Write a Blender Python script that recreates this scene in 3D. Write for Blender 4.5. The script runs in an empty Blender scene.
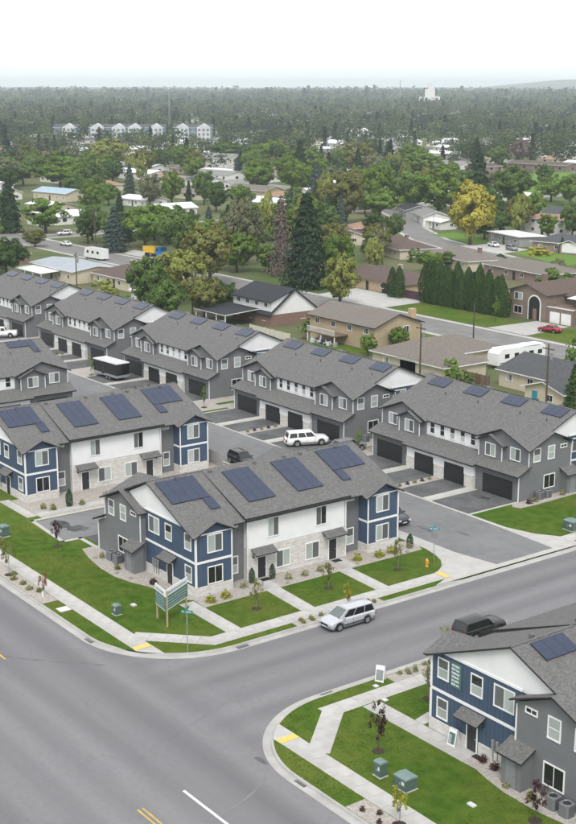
import bpy, bmesh, math, random
import numpy as np
from mathutils import Vector, Matrix
PI = math.pi
rad = math.radians
SC = bpy.context.scene
COL = SC.collection

# ------------------------------------------------------------------ camera
cam_d = bpy.data.cameras.new('camera')
cam = bpy.data.objects.new('camera', cam_d); COL.objects.link(cam)
yaw, pitch = rad(143.542), rad(13.723)
fw = Vector((math.cos(yaw)*math.cos(pitch), math.sin(yaw)*math.cos(pitch), -math.sin(pitch)))
rt = Vector((math.sin(yaw), -math.cos(yaw), 0))
up = rt.cross(fw)
cam.matrix_world = Matrix(((rt.x, up.x, -fw.x, 0), (rt.y, up.y, -fw.y, 0), (rt.z, up.z, -fw.z, 45.0), (0, 0, 0, 1)))
cam_d.sensor_fit = 'VERTICAL'; cam_d.sensor_height = 24.0
cam_d.lens = 24.0*1335/824
cam_d.clip_start = 0.5; cam_d.clip_end = 40000
SC.camera = cam

# ------------------------------------------------------------------ sky, sun, exposure
SUN_EL, SUN_AZ = rad(52), rad(-38)          # azimuth measured from +X towards +Y
world = bpy.data.worlds.new('World'); SC.world = world; world.use_nodes = True
wn = world.node_tree.nodes; wl = world.node_tree.links
wn.clear()
sky = wn.new('ShaderNodeTexSky'); sky.sky_type = 'NISHITA'; sky.sun_disc = False
sky.sun_elevation = SUN_EL; sky.sun_rotation = PI/2 - SUN_AZ
sky.air_density = 1.0; sky.dust_density = 4.0; sky.ozone_density = 1.0; sky.altitude = 900
hs = wn.new('ShaderNodeHueSaturation'); hs.inputs['Saturation'].default_value = 0.12
mixs = wn.new('ShaderNodeMix'); mixs.data_type = 'RGBA'; mixs.inputs['Factor'].default_value = 0.72
mixs.inputs[7].default_value = (8.6, 8.8, 9.0, 1)      # even cloud deck over the clear-sky model
bg = wn.new('ShaderNodeBackground'); bg.inputs['Strength'].default_value = 0.108
wo = wn.new('ShaderNodeOutputWorld')
wl.new(sky.outputs['Color'], hs.inputs['Color']); wl.new(hs.outputs['Color'], mixs.inputs[6])
wl.new(mixs.outputs[2], bg.inputs['Color']); wl.new(bg.outputs[0], wo.inputs['Surface'])
sun_d = bpy.data.lights.new('sun', 'SUN'); sun_d.energy = 1.5; sun_d.angle = rad(20); sun_d.color = (1.0, 0.965, 0.91)
sun = bpy.data.objects.new('sun', sun_d); COL.objects.link(sun)
sv = Vector((math.cos(SUN_EL)*math.cos(SUN_AZ), math.cos(SUN_EL)*math.sin(SUN_AZ), math.sin(SUN_EL)))
sun.rotation_euler = sv.to_track_quat('Z', 'Y').to_euler(); sun.location = (-60, 40, 200)
vs = SC.view_settings
vs.view_transform = 'Standard'; vs.look = 'None'; vs.gamma = 1.0; vs.use_curve_mapping = False
vs.exposure = 0.62
SC.render.engine = 'CYCLES'
SC.cycles.max_bounces = 6; SC.cycles.diffuse_bounces = 3; SC.cycles.glossy_bounces = 2
SC.cycles.transmission_bounces = 3; SC.cycles.transparent_max_bounces = 4; SC.cycles.volume_bounces = 1
SC.cycles.use_denoising = True

# ------------------------------------------------------------------ materials
MATS = {}
def nd(nt, t, **kw):
    n = nt.nodes.new(t)
    for k, v in kw.items(): setattr(n, k, v)
    return n
def mat(name, col, rough=0.8, col2=None, scale=4.0, detail=4.0, col3=None, scale3=0.3, f3=0.5, bump=0.0, bscale=None,
        metal=0.0, spec=0.4, rnd=0.0, coords='Object', stretch=None, extra=None):
    """Principled material: base colour, fine mottling towards col2, broad wear towards col3, bump, per-object variation."""
    m = bpy.data.materials.new(name); m.use_nodes = True; nt = m.node_tree
    p = nt.nodes['Principled BSDF']
    p.inputs['Roughness'].default_value = rough; p.inputs['Metallic'].default_value = metal
    p.inputs['Specular IOR Level'].default_value = spec
    p.inputs['Base Color'].default_value = (*col, 1)
    tc = nd(nt, 'ShaderNodeTexCoord'); vec = tc.outputs[coords]
    if stretch:
        mp = nd(nt, 'ShaderNodeMapping'); mp.inputs['Scale'].default_value = stretch
        nt.links.new(vec, mp.inputs['Vector']); vec = mp.outputs['Vector']
    out = None
    def mixc(a, b, fac, blend='MIX'):
        x = nd(nt, 'ShaderNodeMix', data_type='RGBA', blend_type=blend)
        for sock, v in ((x.inputs[6], a), (x.inputs[7], b)):
            if isinstance(v, tuple): sock.default_value = (*v[:3], 1)
            else: nt.links.new(v, sock)
        if isinstance(fac, float): x.inputs[0].default_value = fac
        else: nt.links.new(fac, x.inputs[0])
        return x.outputs[2]
    def noise(sc, det=4.0, lo=0.35, hi=0.65):
        n = nd(nt, 'ShaderNodeTexNoise'); n.inputs['Scale'].default_value = sc; n.inputs['Detail'].default_value = det
        nt.links.new(vec, n.inputs['Vector'])
        r = nd(nt, 'ShaderNodeMapRange'); r.inputs[1].default_value = lo; r.inputs[2].default_value = hi
        nt.links.new(n.outputs['Fac'], r.inputs[0])
        return r.outputs[0]
    c = col
    if col2: c = mixc(c, col2, noise(scale, detail))
    if col3:
        f = noise(scale3, 3.0, 0.42, 0.68)
        mm = nd(nt, 'ShaderNodeMath', operation='MULTIPLY'); mm.inputs[1].default_value = f3
        nt.links.new(f, mm.inputs[0]); c = mixc(c, col3, mm.outputs[0])
    if rnd:
        oi = nd(nt, 'ShaderNodeObjectInfo')
        h = nd(nt, 'ShaderNodeHueSaturation')
        mr = nd(nt, 'ShaderNodeMapRange'); mr.inputs[3].default_value = 1-rnd; mr.inputs[4].default_value = 1+rnd
        nt.links.new(oi.outputs['Random'], mr.inputs[0]); nt.links.new(mr.outputs[0], h.inputs['Value'])
        if isinstance(c, tuple): h.inputs['Color'].default_value = (*c, 1)
        else: nt.links.new(c, h.inputs['Color'])
        c = h.outputs['Color']
    if extra: c = extra(nt, vec, c, mixc, noise, p)
    if not isinstance(c, tuple): nt.links.new(c, p.inputs['Base Color'])
    if bump:
        n = nd(nt, 'ShaderNodeTexNoise'); n.inputs['Scale'].default_value = bscale or scale; n.inputs['Detail'].default_value = 5
        nt.links.new(vec, n.inputs['Vector'])
        b = nd(nt, 'ShaderNodeBump'); b.inputs['Strength'].default_value = bump; b.inputs['Distance'].default_value = 0.05
        nt.links.new(n.outputs['Fac'], b.inputs['Height']); nt.links.new(b.outputs[0], p.inputs['Normal'])
    MATS[name] = m
    return m

def lap(nt, vec, c, mixc, noise, p):          # lap siding: a shadow-line relief every 15 cm
    w = nd(nt, 'ShaderNodeTexWave', wave_type='BANDS', bands_direction='Z', wave_profile='SAW')
    w.inputs['Scale'].default_value = 1.05; nt.links.new(vec, w.inputs['Vector'])
    b = nd(nt, 'ShaderNodeBump'); b.inputs['Strength'].default_value = 0.35; b.inputs['Distance'].default_value = 0.03
    nt.links.new(w.outputs['Fac'], b.inputs['Height']); nt.links.new(b.outputs[0], p.inputs['Normal'])
    return c
def ashlar(nt, vec, c, mixc, noise, p):       # ledge-stone veneer
    br = nd(nt, 'ShaderNodeTexBrick'); br.inputs['Scale'].default_value = 1.0
    mp = nd(nt, 'ShaderNodeMapping'); mp.inputs['Rotation'].default_value = (PI/2, 0, 0)
    s = nd(nt, 'ShaderNodeSeparateXYZ'); cb = nd(nt, 'ShaderNodeCombineXYZ'); ad = nd(nt, 'ShaderNodeMath', operation='ADD')
    nt.links.new(vec, s.inputs[0]); nt.links.new(s.outputs[0], ad.inputs[0]); nt.links.new(s.outputs[1], ad.inputs[1])
    nt.links.new(ad.outputs[0], cb.inputs[0]); nt.links.new(s.outputs[2], cb.inputs[1])
    nt.links.new(cb.outputs[0], br.inputs['Vector'])
    br.inputs['Brick Width'].default_value = 0.46; br.inputs['Row Height'].default_value = 0.19; br.inputs['Mortar Size'].default_value = 0.012
    br.inputs['Color1'].default_value = (0.70, 0.69, 0.66, 1); br.inputs['Color2'].default_value = (0.50, 0.48, 0.45, 1); br.inputs['Mortar'].default_value = (0.34, 0.33, 0.32, 1)
    b = nd(nt, 'ShaderNodeBump'); b.inputs['Strength'].default_value = 0.6; b.inputs['Distance'].default_value = 0.03; b.invert = True
    nt.links.new(br.outputs['Fac'], b.inputs['Height']); nt.links.new(b.outputs[0], p.inputs['Normal'])
    return mixc(br.outputs['Color'], c, 0.35)
def brickx(c1, c2, mo):
    def f(nt, vec, c, mixc, noise, p):
        br = nd(nt, 'ShaderNodeTexBrick'); br.inputs['Scale'].default_value = 1.0
        s = nd(nt, 'ShaderNodeSeparateXYZ'); cb = nd(nt, 'ShaderNodeCombineXYZ'); ad = nd(nt, 'ShaderNodeMath', operation='ADD')
        nt.links.new(vec, s.inputs[0]); nt.links.new(s.outputs[0], ad.inputs[0]); nt.links.new(s.outputs[1], ad.inputs[1])
        nt.links.new(ad.outputs[0], cb.inputs[0]); nt.links.new(s.outputs[2], cb.inputs[1]); nt.links.new(cb.outputs[0], br.inputs['Vector'])
        br.inputs['Brick Width'].default_value = 0.4; br.inputs['Row Height'].default_value = 0.16; br.inputs['Mortar Size'].default_value = 0.01
        for k, v in (('Color1', c1), ('Color2', c2), ('Mortar', mo)): br.inputs[k].default_value = (*v, 1)
        return br.outputs['Color']
    return f
def shingles(dark, light):
    def f(nt, vec, c, mixc, noise, p):        # individual asphalt tabs, each its own tone, in courses
        v = nd(nt, 'ShaderNodeTexVoronoi'); v.inputs['Scale'].default_value = 1.0
        mp = nd(nt, 'ShaderNodeMapping'); mp.inputs['Scale'].default_value = (6.5, 6.5, 12.0)
        nt.links.new(vec, mp.inputs['Vector']); nt.links.new(mp.outputs[0], v.inputs['Vector'])
        r = nd(nt, 'ShaderNodeSeparateColor'); nt.links.new(v.outputs['Color'], r.inputs[0])
        base = mixc(dark, light, r.outputs[0])
        return mixc(base, mixc(base, (0.5, 0.5, 0.5), 1.0, 'OVERLAY'), noise(0.6, 3.0, 0.2, 0.9))
    return f
def road_wear(nt, vec, c, mixc, noise, p):
    # wheel tracks: long streaks along the arterial (world y < 48) and along the side street beyond it
    sp = nd(nt, 'ShaderNodeSeparateXYZ'); nt.links.new(vec, sp.inputs[0])
    sel = nd(nt, 'ShaderNodeMapRange'); sel.inputs[1].default_value = 47.0; sel.inputs[2].default_value = 54.0; nt.links.new(sp.outputs[1], sel.inputs[0])
    facs = []
    for sc_, per, ax in (((0.012, 0.30, 1), 0.085, 'Y'), ((0.30, 0.012, 1), 0.10, 'X')):
        mp = nd(nt, 'ShaderNodeMapping'); mp.inputs['Scale'].default_value = sc_; nt.links.new(vec, mp.inputs['Vector'])
        w = nd(nt, 'ShaderNodeTexNoise'); w.inputs['Scale'].default_value = 1.0; w.inputs['Detail'].default_value = 5; nt.links.new(mp.outputs[0], w.inputs['Vector'])
        mr = nd(nt, 'ShaderNodeMapRange'); mr.inputs[1].default_value = 0.36; mr.inputs[2].default_value = 0.66; nt.links.new(w.outputs['Fac'], mr.inputs[0])
        wv = nd(nt, 'ShaderNodeTexWave', wave_type='BANDS', bands_direction=ax, wave_profile='SIN'); wv.inputs['Scale'].default_value = per
        wv.inputs['Distortion'].default_value = 0.9; wv.inputs['Detail Scale'].default_value = 0.05; wv.inputs['Phase Offset'].default_value = 1.1; nt.links.new(vec, wv.inputs['Vector'])
        av = nd(nt, 'ShaderNodeMath', operation='MULTIPLY_ADD'); av.inputs[1].default_value = 0.42; nt.links.new(wv.outputs['Fac'], av.inputs[0])
        h2 = nd(nt, 'ShaderNodeMath', operation='MULTIPLY'); h2.inputs[1].default_value = 0.55; nt.links.new(mr.outputs[0], h2.inputs[0]); nt.links.new(h2.outputs[0], av.inputs[2])
        facs.append(av.outputs[0])
    mf = nd(nt, 'ShaderNodeMix', data_type='FLOAT'); nt.links.new(sel.outputs[0], mf.inputs[0]); nt.links.new(facs[0], mf.inputs[2]); nt.links.new(facs[1], mf.inputs[3])
    c = mixc(c, (0.128, 0.126, 0.135), mf.outputs[0])
    v = nd(nt, 'ShaderNodeTexVoronoi', feature='DISTANCE_TO_EDGE'); v.inputs['Scale'].default_value = 0.10
    n = nd(nt, 'ShaderNodeTexNoise'); n.inputs['Scale'].default_value = 0.6; n.inputs['Detail'].default_value = 5
    ad = nd(nt, 'ShaderNodeMix', data_type='RGBA', blend_type='ADD'); ad.inputs[0].default_value = 0.9
    nt.links.new(vec, n.inputs['Vector']); nt.links.new(vec, ad.inputs[6]); nt.links.new(n.outputs['Color'], ad.inputs[7]); nt.links.new(ad.outputs[2], v.inputs['Vector'])
    lt = nd(nt, 'ShaderNodeMath', operation='LESS_THAN'); lt.inputs[1].default_value = 0.0022
    nt.links.new(v.outputs['Distance'], lt.inputs[0])
    m2 = nd(nt, 'ShaderNodeMath', operation='MULTIPLY'); m2.inputs[1].default_value = 0.22; nt.links.new(lt.outputs[0], m2.inputs[0])
    return mixc(c, (0.07, 0.07, 0.075), m2.outputs[0])
def pebble(nt, vec, c, mixc, noise, p):
    v = nd(nt, 'ShaderNodeTexVoronoi'); v.inputs['Scale'].default_value = 9.0; nt.links.new(vec, v.inputs['Vector'])
    r = nd(nt, 'ShaderNodeSeparateColor'); nt.links.new(v.outputs['Color'], r.inputs[0])
    b = nd(nt, 'ShaderNodeBump'); b.inputs['Strength'].default_value = 0.9; b.inputs['Distance'].default_value = 0.05; b.invert = True
    nt.links.new(v.outputs['Distance'], b.inputs['Height']); nt.links.new(b.outputs[0], p.inputs['Normal'])
    return mixc(c, (0.30, 0.275, 0.25), r.outputs[0])
def mown(nt, vec, c, mixc, noise, p):
    w = nd(nt, 'ShaderNodeTexWave', wave_type='BANDS', bands_direction='X', wave_profile='SIN')
    w.inputs['Scale'].default_value = 0.55; w.inputs['Distortion'].default_value = 3.0; w.inputs['Detail Scale'].default_value = 0.4
    nt.links.new(vec, w.inputs['Vector'])
    mm = nd(nt, 'ShaderNodeMath', operation='MULTIPLY'); mm.inputs[1].default_value = 0.22; nt.links.new(w.outputs['Fac'], mm.inputs[0])
    c = mixc(c, (0.072, 0.155, 0.016), mm.outputs[0])
    n2 = nd(nt, 'ShaderNodeTexNoise'); n2.inputs['Scale'].default_value = 22; n2.inputs['Detail'].default_value = 4; nt.links.new(vec, n2.inputs['Vector'])
    r = nd(nt, 'ShaderNodeMapRange'); r.inputs[1].default_value = 0.35; r.inputs[2].default_value = 0.7; r.inputs[3].default_value = 0.50; r.inputs[4].default_value = 1.40
    nt.links.new(n2.outputs['Fac'], r.inputs[0])
    h = nd(nt, 'ShaderNodeHueSaturation'); nt.links.new(c, h.inputs['Color']); nt.links.new(r.outputs[0], h.inputs['Value'])
    return h.outputs['Color']

mat('asphalt_road', (0.218, 0.213, 0.224), 0.9, (0.194, 0.190, 0.200), 2.5, 8, (0.215, 0.213, 0.215), 0.10, 0.5, bump=0.25, bscale=40, extra=road_wear)
mat('asphalt_lane', (0.175, 0.176, 0.182), 0.9, (0.145, 0.146, 0.152), 1.0, 6, (0.215, 0.213, 0.212), 0.16, 0.6, bump=0.25, bscale=40)
mat('asphalt_drive', (0.098, 0.098, 0.103), 0.75, (0.125, 0.125, 0.13), 1.6, 6, (0.05, 0.05, 0.055), 0.30, 0.8, bump=0.25, bscale=40)
mat('asphalt_old', (0.20, 0.195, 0.19), 0.9, (0.16, 0.158, 0.155), 0.3, 5)
mat('concrete', (0.455, 0.445, 0.43), 0.85, (0.395, 0.385, 0.37), 0.9, 5, (0.33, 0.32, 0.30), 0.5, 0.35, bump=0.1, bscale=30, rnd=0.06)
mat('concrete_kerb', (0.42, 0.412, 0.398), 0.85, (0.35, 0.342, 0.33), 0.8, 5, (0.30, 0.29, 0.275), 0.35, 0.55, bump=0.1, bscale=30)
mat('paint_white', (0.72, 0.72, 0.70), 0.7, (0.5, 0.5, 0.49), 3.0, 6)
mat('paint_yellow', (0.62, 0.42, 0.06), 0.7, (0.42, 0.30, 0.09), 3.0, 6)
mat('tactile_yellow', (0.72, 0.52, 0.12), 0.8, (0.60, 0.43, 0.12), 5.0)
mat('grass', (0.048, 0.106, 0.009), 0.95, (0.086, 0.150, 0.017), 0.9, 8, (0.165, 0.168, 0.036), 0.13, 0.6, bump=0.7, bscale=30, spec=0.1, extra=mown)
mat('gravel', (0.50, 0.465, 0.43), 0.95, (0.38, 0.35, 0.32), 6, 5, spec=0.2, extra=pebble)
mat('mulch', (0.06, 0.04, 0.03), 0.95, (0.03, 0.02, 0.016), 14, 4, bump=0.8)
mat('earth', (0.088, 0.115, 0.042), 0.95, (0.150, 0.142, 0.085), 0.05, 6, (0.060, 0.105, 0.026), 0.018, 0.8, spec=0.1, bump=0.3, bscale=1)
mat('field_grass', (0.10, 0.19, 0.03), 0.95, (0.13, 0.21, 0.045), 0.05, 4, spec=0.1)
mat('hill', (0.052, 0.074, 0.042), 0.95, (0.120, 0.125, 0.082), 0.004, 8, spec=0.05)
mat('skid', (0.075, 0.075, 0.08), 0.8, (0.14, 0.14, 0.145), 2.0, 6)
mat('wet', (0.035, 0.035, 0.04), 0.35, (0.10, 0.10, 0.105), 1.5, 6)
mat('gray_siding', (0.168, 0.174, 0.182), 0.7, (0.152, 0.157, 0.165), 0.7, 4, extra=lap)
mat('dark_siding', (0.118, 0.121, 0.127), 0.7, (0.105, 0.109, 0.114), 0.7, 4, extra=lap)
mat('blue_siding', (0.056, 0.088, 0.145), 0.65, (0.049, 0.078, 0.130), 0.8, 4)
mat('white_siding', (0.77, 0.775, 0.78), 0.6, (0.71, 0.715, 0.725), 0.6, 4)
mat('white_trim', (0.80, 0.80, 0.80), 0.5, (0.74, 0.74, 0.75), 1.5, 3)
mat('stone_veneer', (0.66, 0.645, 0.62), 0.85, (0.52, 0.50, 0.475), 2.5, 5, extra=ashlar)
mat('shingle_gray', (0.12, 0.116, 0.113), 0.9, bump=0.35, bscale=14, spec=0.25, extra=shingles((0.104, 0.103, 0.103), (0.160, 0.157, 0.155)))
mat('fascia_black', (0.018, 0.018, 0.02), 0.5, (0.025, 0.025, 0.027), 2.0)
mat('garage_dark', (0.014, 0.015, 0.018), 0.45, (0.018, 0.019, 0.022), 1.2)
mat('door_dark', (0.030, 0.030, 0.034), 0.4, (0.036, 0.036, 0.040), 1.5)
mat('door_gray', (0.22, 0.235, 0.24), 0.5, (0.20, 0.21, 0.22), 1.5)
mat('pane_blind_sky', (0.40, 0.44, 0.42), 0.12, (0.34, 0.38, 0.365), 0.8, 3, spec=0.6, rnd=0.12)  # pale tone: blinds behind the glass plus sky reflection put into the colour
mat('pane_screen', (0.115, 0.125, 0.125), 0.35, (0.09, 0.098, 0.10), 0.8, 3, spec=0.5, rnd=0.2)
mat('pane_dark', (0.012, 0.014, 0.016), 0.06, (0.02, 0.022, 0.024), 1.0, 3, spec=0.6)
mat('metal_gray', (0.33, 0.34, 0.35), 0.45, (0.26, 0.27, 0.28), 4.0, 4, metal=0.4)
mat('metal_dark', (0.05, 0.05, 0.053), 0.5, (0.035, 0.035, 0.037), 4.0, 4, metal=0.3)
mat('metal_galv', (0.50, 0.51, 0.52), 0.4, (0.42, 0.43, 0.44), 4.0, 4, metal=0.7)
mat('util_green', (0.085, 0.135, 0.115), 0.5, (0.07, 0.115, 0.098), 3, 4)
mat('util_green_top', (0.17, 0.24, 0.225), 0.5, (0.14, 0.20, 0.19), 3, 4)
mat('sign_green', (0.085, 0.165, 0.145), 0.5, (0.075, 0.145, 0.128), 2, 3)
mat('sign_pale', (0.72, 0.76, 0.77), 0.5, (0.66, 0.71, 0.72), 2, 3)
mat('sign_letter', (0.46, 0.56, 0.53), 0.5, (0.40, 0.50, 0.47), 4, 3)
mat('apt_pale', (0.56, 0.58, 0.60), 0.8, (0.48, 0.50, 0.53), 0.3, 3)
mat('hill_brown', (0.15, 0.128, 0.10), 0.95, (0.10, 0.10, 0.075), 0.004, 8, spec=0.05)
mat('sign_street', (0.02, 0.26, 0.19), 0.4, (0.02, 0.22, 0.16), 5, 3)
mat('sign_street_blue', (0.03, 0.27, 0.36), 0.4, (0.03, 0.23, 0.31), 5, 3)
mat('sign_yellow', (0.75, 0.80, 0.02), 0.5, (0.68, 0.72, 0.02), 5, 3)
mat('wood_post', (0.42, 0.34, 0.20), 0.8, (0.34, 0.27, 0.16), 6, 4)
mat('wood_fence', (0.20, 0.14, 0.095), 0.85, (0.13, 0.09, 0.065), 3, 4, rnd=0.15)
mat('cream_fence', (0.66, 0.63, 0.55), 0.7, (0.58, 0.55, 0.47), 2, 4, rnd=0.05)
mat('plum_fence', (0.075, 0.04, 0.052), 0.7, (0.06, 0.033, 0.042), 2, 4)
mat('hydrant_yellow', (0.72, 0.36, 0.05), 0.45, (0.62, 0.30, 0.05), 6, 3)
mat('bark', (0.105, 0.082, 0.062), 0.9, (0.065, 0.05, 0.04), 8, 5, bump=0.5)
mat('bark_pale', (0.30, 0.25, 0.19), 0.9, (0.22, 0.18, 0.14), 8, 5)
mat('bark_dead', (0.20, 0.165, 0.15), 0.95, (0.15, 0.12, 0.11), 8, 5)
mat('rubber', (0.012, 0.012, 0.012), 0.8, (0.02, 0.02, 0.02), 6)
mat('rim', (0.42, 0.43, 0.44), 0.35, (0.3, 0.31, 0.32), 8, metal=0.7)
mat('car_glass', (0.012, 0.014, 0.016), 0.05, (0.016, 0.018, 0.02), 1, spec=0.7)
mat('car_glass_clear', (0.10, 0.12, 0.125), 0.05, (0.13, 0.15, 0.15), 1.5, spec=0.8)
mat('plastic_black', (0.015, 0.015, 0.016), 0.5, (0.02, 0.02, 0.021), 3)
mat('headlight', (0.55, 0.57, 0.58), 0.1, (0.4, 0.42, 0.43), 5, spec=0.7)
mat('taillight', (0.30, 0.012, 0.012), 0.2, (0.2, 0.01, 0.01), 5)
mat('plate', (0.65, 0.65, 0.66), 0.5, (0.5, 0.5, 0.55), 20)
for nm, cc, mt in (('silver', (0.56, 0.57, 0.60), 0.35), ('white', (0.80, 0.80, 0.80), 0.0), ('black', (0.012, 0.012, 0.014), 0.1), ('charcoal', (0.055, 0.062, 0.072), 0.2),
                   ('red', (0.33, 0.02, 0.035), 0.1), ('navy', (0.03, 0.05, 0.10), 0.1), ('yellow', (0.70, 0.45, 0.04), 0.0), ('blue', (0.03, 0.18, 0.48), 0.1), ('gray', (0.30, 0.31, 0.33), 0.3)):
    mat('paint_'+nm if nm not in ('white', 'yellow') else 'carpaint_'+nm, cc, 0.15, tuple(x*0.93 for x in cc), 1.2, 3, metal=mt, spec=0.6)
def solarcell(nt, vec, c, mixc, noise, p):
    br = nd(nt, 'ShaderNodeTexBrick'); br.offset = 0.0; br.inputs['Scale'].default_value = 1.0
    nt.links.new(vec, br.inputs['Vector'])
    br.inputs['Brick Width'].default_value = 0.164; br.inputs['Row Height'].default_value = 0.164; br.inputs['Mortar Size'].default_value = 0.006
    br.inputs['Color1'].default_value = (0.020, 0.030, 0.066, 1); br.inputs['Color2'].default_value = (0.026, 0.038, 0.078, 1); br.inputs['Mortar'].default_value = (0.075, 0.083, 0.115, 1)
    return br.outputs['Color']
mat('solar', (0.02, 0.03, 0.07), 0.24, spec=0.38, extra=solarcell)
mat('solar_frame', (0.04, 0.042, 0.05), 0.4, (0.03, 0.03, 0.035), 3, metal=0.5)
# background house finishes
for nm, a, b in (('roof_slate', (0.055, 0.058, 0.064), (0.095, 0.098, 0.105)), ('roof_taupe', (0.135, 0.118, 0.105), (0.20, 0.178, 0.158)), ('roof_brown', (0.085, 0.062, 0.055), (0.135, 0.10, 0.088)),
                 ('roof_terracotta', (0.26, 0.15, 0.105), (0.34, 0.21, 0.145)), ('roof_ash', (0.19, 0.185, 0.18), (0.26, 0.252, 0.245)), ('roof_black', (0.022, 0.025, 0.03), (0.045, 0.048, 0.055))):
    mat(nm, a, 0.9, bump=0.3, bscale=10, spec=0.25, extra=shingles(a, b))
mat('roof_metal', (0.36, 0.40, 0.44), 0.5, (0.30, 0.335, 0.37), 0.5, 4, metal=0.2)
mat('roof_white', (0.74, 0.75, 0.76), 0.6, (0.62, 0.63, 0.64), 0.4, 4)
mat('roof_blue', (0.27, 0.37, 0.45), 0.5, (0.31, 0.42, 0.50), 0.4, 4)
mat('wall_tan', (0.42, 0.335, 0.225), 0.85, (0.37, 0.295, 0.20), 0.8, 4)
mat('wall_cream', (0.56, 0.50, 0.39), 0.85, (0.49, 0.44, 0.34), 0.8, 4)
mat('wall_white', (0.72, 0.71, 0.69), 0.8, (0.64, 0.63, 0.61), 0.8, 4)
mat('wall_taupe', (0.215, 0.165, 0.135), 0.85, (0.18, 0.14, 0.115), 0.8, 4)
mat('wall_gray', (0.32, 0.32, 0.32), 0.85, (0.27, 0.27, 0.27), 0.8, 4)
mat('wall_brick', (0.24, 0.11, 0.08), 0.9, extra=brickx((0.23, 0.125, 0.095), (0.17, 0.095, 0.078), (0.30, 0.26, 0.23)))
mat('wall_rosebrick', (0.26, 0.18, 0.16), 0.9, extra=brickx((0.28, 0.19, 0.17), (0.22, 0.155, 0.14), (0.30, 0.27, 0.25)))
mat('wall_tanbrick', (0.45, 0.33, 0.20), 0.9, extra=brickx((0.47, 0.345, 0.21), (0.38, 0.28, 0.17), (0.45, 0.40, 0.33)))
mat('far_blue', (0.20, 0.27, 0.33), 0.8, (0.17, 0.23, 0.29), 0.3, 3)
# foliage
def leafmat(name, a, b, rnd=0.16, sc=5.0):
    m = bpy.data.materials.new(name); m.use_nodes = True; nt = m.node_tree; nt.nodes.clear()
    tc = nd(nt, 'ShaderNodeTexCoord'); no = nd(nt, 'ShaderNodeTexNoise'); no.inputs['Scale'].default_value = sc; no.inputs['Detail'].default_value = 6 if sc > 1 else 2
    nt.links.new(tc.outputs['Object'], no.inputs['Vector'])
    mr = nd(nt, 'ShaderNodeMapRange'); mr.inputs[1].default_value = 0.36; mr.inputs[2].default_value = 0.64; nt.links.new(no.outputs['Fac'], mr.inputs[0])
    mx = nd(nt, 'ShaderNodeMix', data_type='RGBA'); mx.inputs[6].default_value = (*a, 1); mx.inputs[7].default_value = (*b, 1); nt.links.new(mr.outputs[0], mx.inputs[0])
    oi = nd(nt, 'ShaderNodeObjectInfo'); h = nd(nt, 'ShaderNodeHueSaturation')
    r1 = nd(nt, 'ShaderNodeMapRange'); r1.inputs[3].default_value = 1-rnd; r1.inputs[4].default_value = 1+rnd
    nt.links.new(oi.outputs['Random'], r1.inputs[0]); nt.links.new(r1.outputs[0], h.inputs['Value']); nt.links.new(mx.outputs[2], h.inputs['Color'])
    d = nd(nt, 'ShaderNodeBsdfDiffuse'); t = nd(nt, 'ShaderNodeBsdfTranslucent'); ms = nd(nt, 'ShaderNodeMixShader'); ms.inputs[0].default_value = 0.16
    for q in (d, t): nt.links.new(h.outputs['Color'], q.inputs['Color'])
    nt.links.new(d.outputs[0], ms.inputs[1]); nt.links.new(t.outputs[0], ms.inputs[2])
    o = nd(nt, 'ShaderNodeOutputMaterial'); nt.links.new(ms.outputs[0], o.inputs['Surface'])
    MATS[name] = m
leafmat('leaf_green', (0.100, 0.178, 0.031), (0.176, 0.250, 0.054))
leafmat('leaf_mid', (0.085, 0.149, 0.040), (0.138, 0.202, 0.057))
leafmat('leaf_dark', (0.052, 0.098, 0.031), (0.092, 0.142, 0.044))
leafmat('leaf_olive', (0.147, 0.163, 0.047), (0.230, 0.230, 0.076))
leafmat('leaf_light', (0.203, 0.239, 0.055), (0.296, 0.309, 0.091))
leafmat('leaf_yellow', (0.32, 0.285, 0.050), (0.43, 0.385, 0.080))
leafmat('leaf_spruce', (0.034, 0.065, 0.034), (0.064, 0.099, 0.052))
leafmat('leaf_bluespruce', (0.066, 0.101, 0.088), (0.109, 0.144, 0.126))
leafmat('leaf_grey', (0.138, 0.159, 0.086), (0.211, 0.217, 0.122))
leafmat('leaf_dead', (0.15, 0.118, 0.105), (0.20, 0.16, 0.14))
leafmat('leaf_plum', (0.050, 0.022, 0.026), (0.085, 0.042, 0.040))
leafmat('leaf_rust', (0.24, 0.085, 0.045), (0.30, 0.13, 0.07))
leafmat('leaf_cedar', (0.033, 0.070, 0.021), (0.060, 0.103, 0.031))
leafmat('leaf_gold', (0.26, 0.27, 0.03), (0.36, 0.34, 0.05))
leafmat('wood_a', (0.04, 0.07, 0.034), (0.1, 0.13, 0.06), 0, 0.055)
leafmat('wood_b', (0.06, 0.094, 0.042), (0.15, 0.172, 0.078), 0, 0.045)
leafmat('wood_c', (0.022, 0.04, 0.026), (0.056, 0.076, 0.044), 0, 0.05)
leafmat('wood_d', (0.014, 0.028, 0.024), (0.03, 0.048, 0.038), 0, 0.06)
leafmat('blade', (0.058, 0.118, 0.010), (0.125, 0.178, 0.026), 0, 0.9)
leafmat('leaf_sage', (0.205, 0.224, 0.110), (0.282, 0.283, 0.143))

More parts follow.
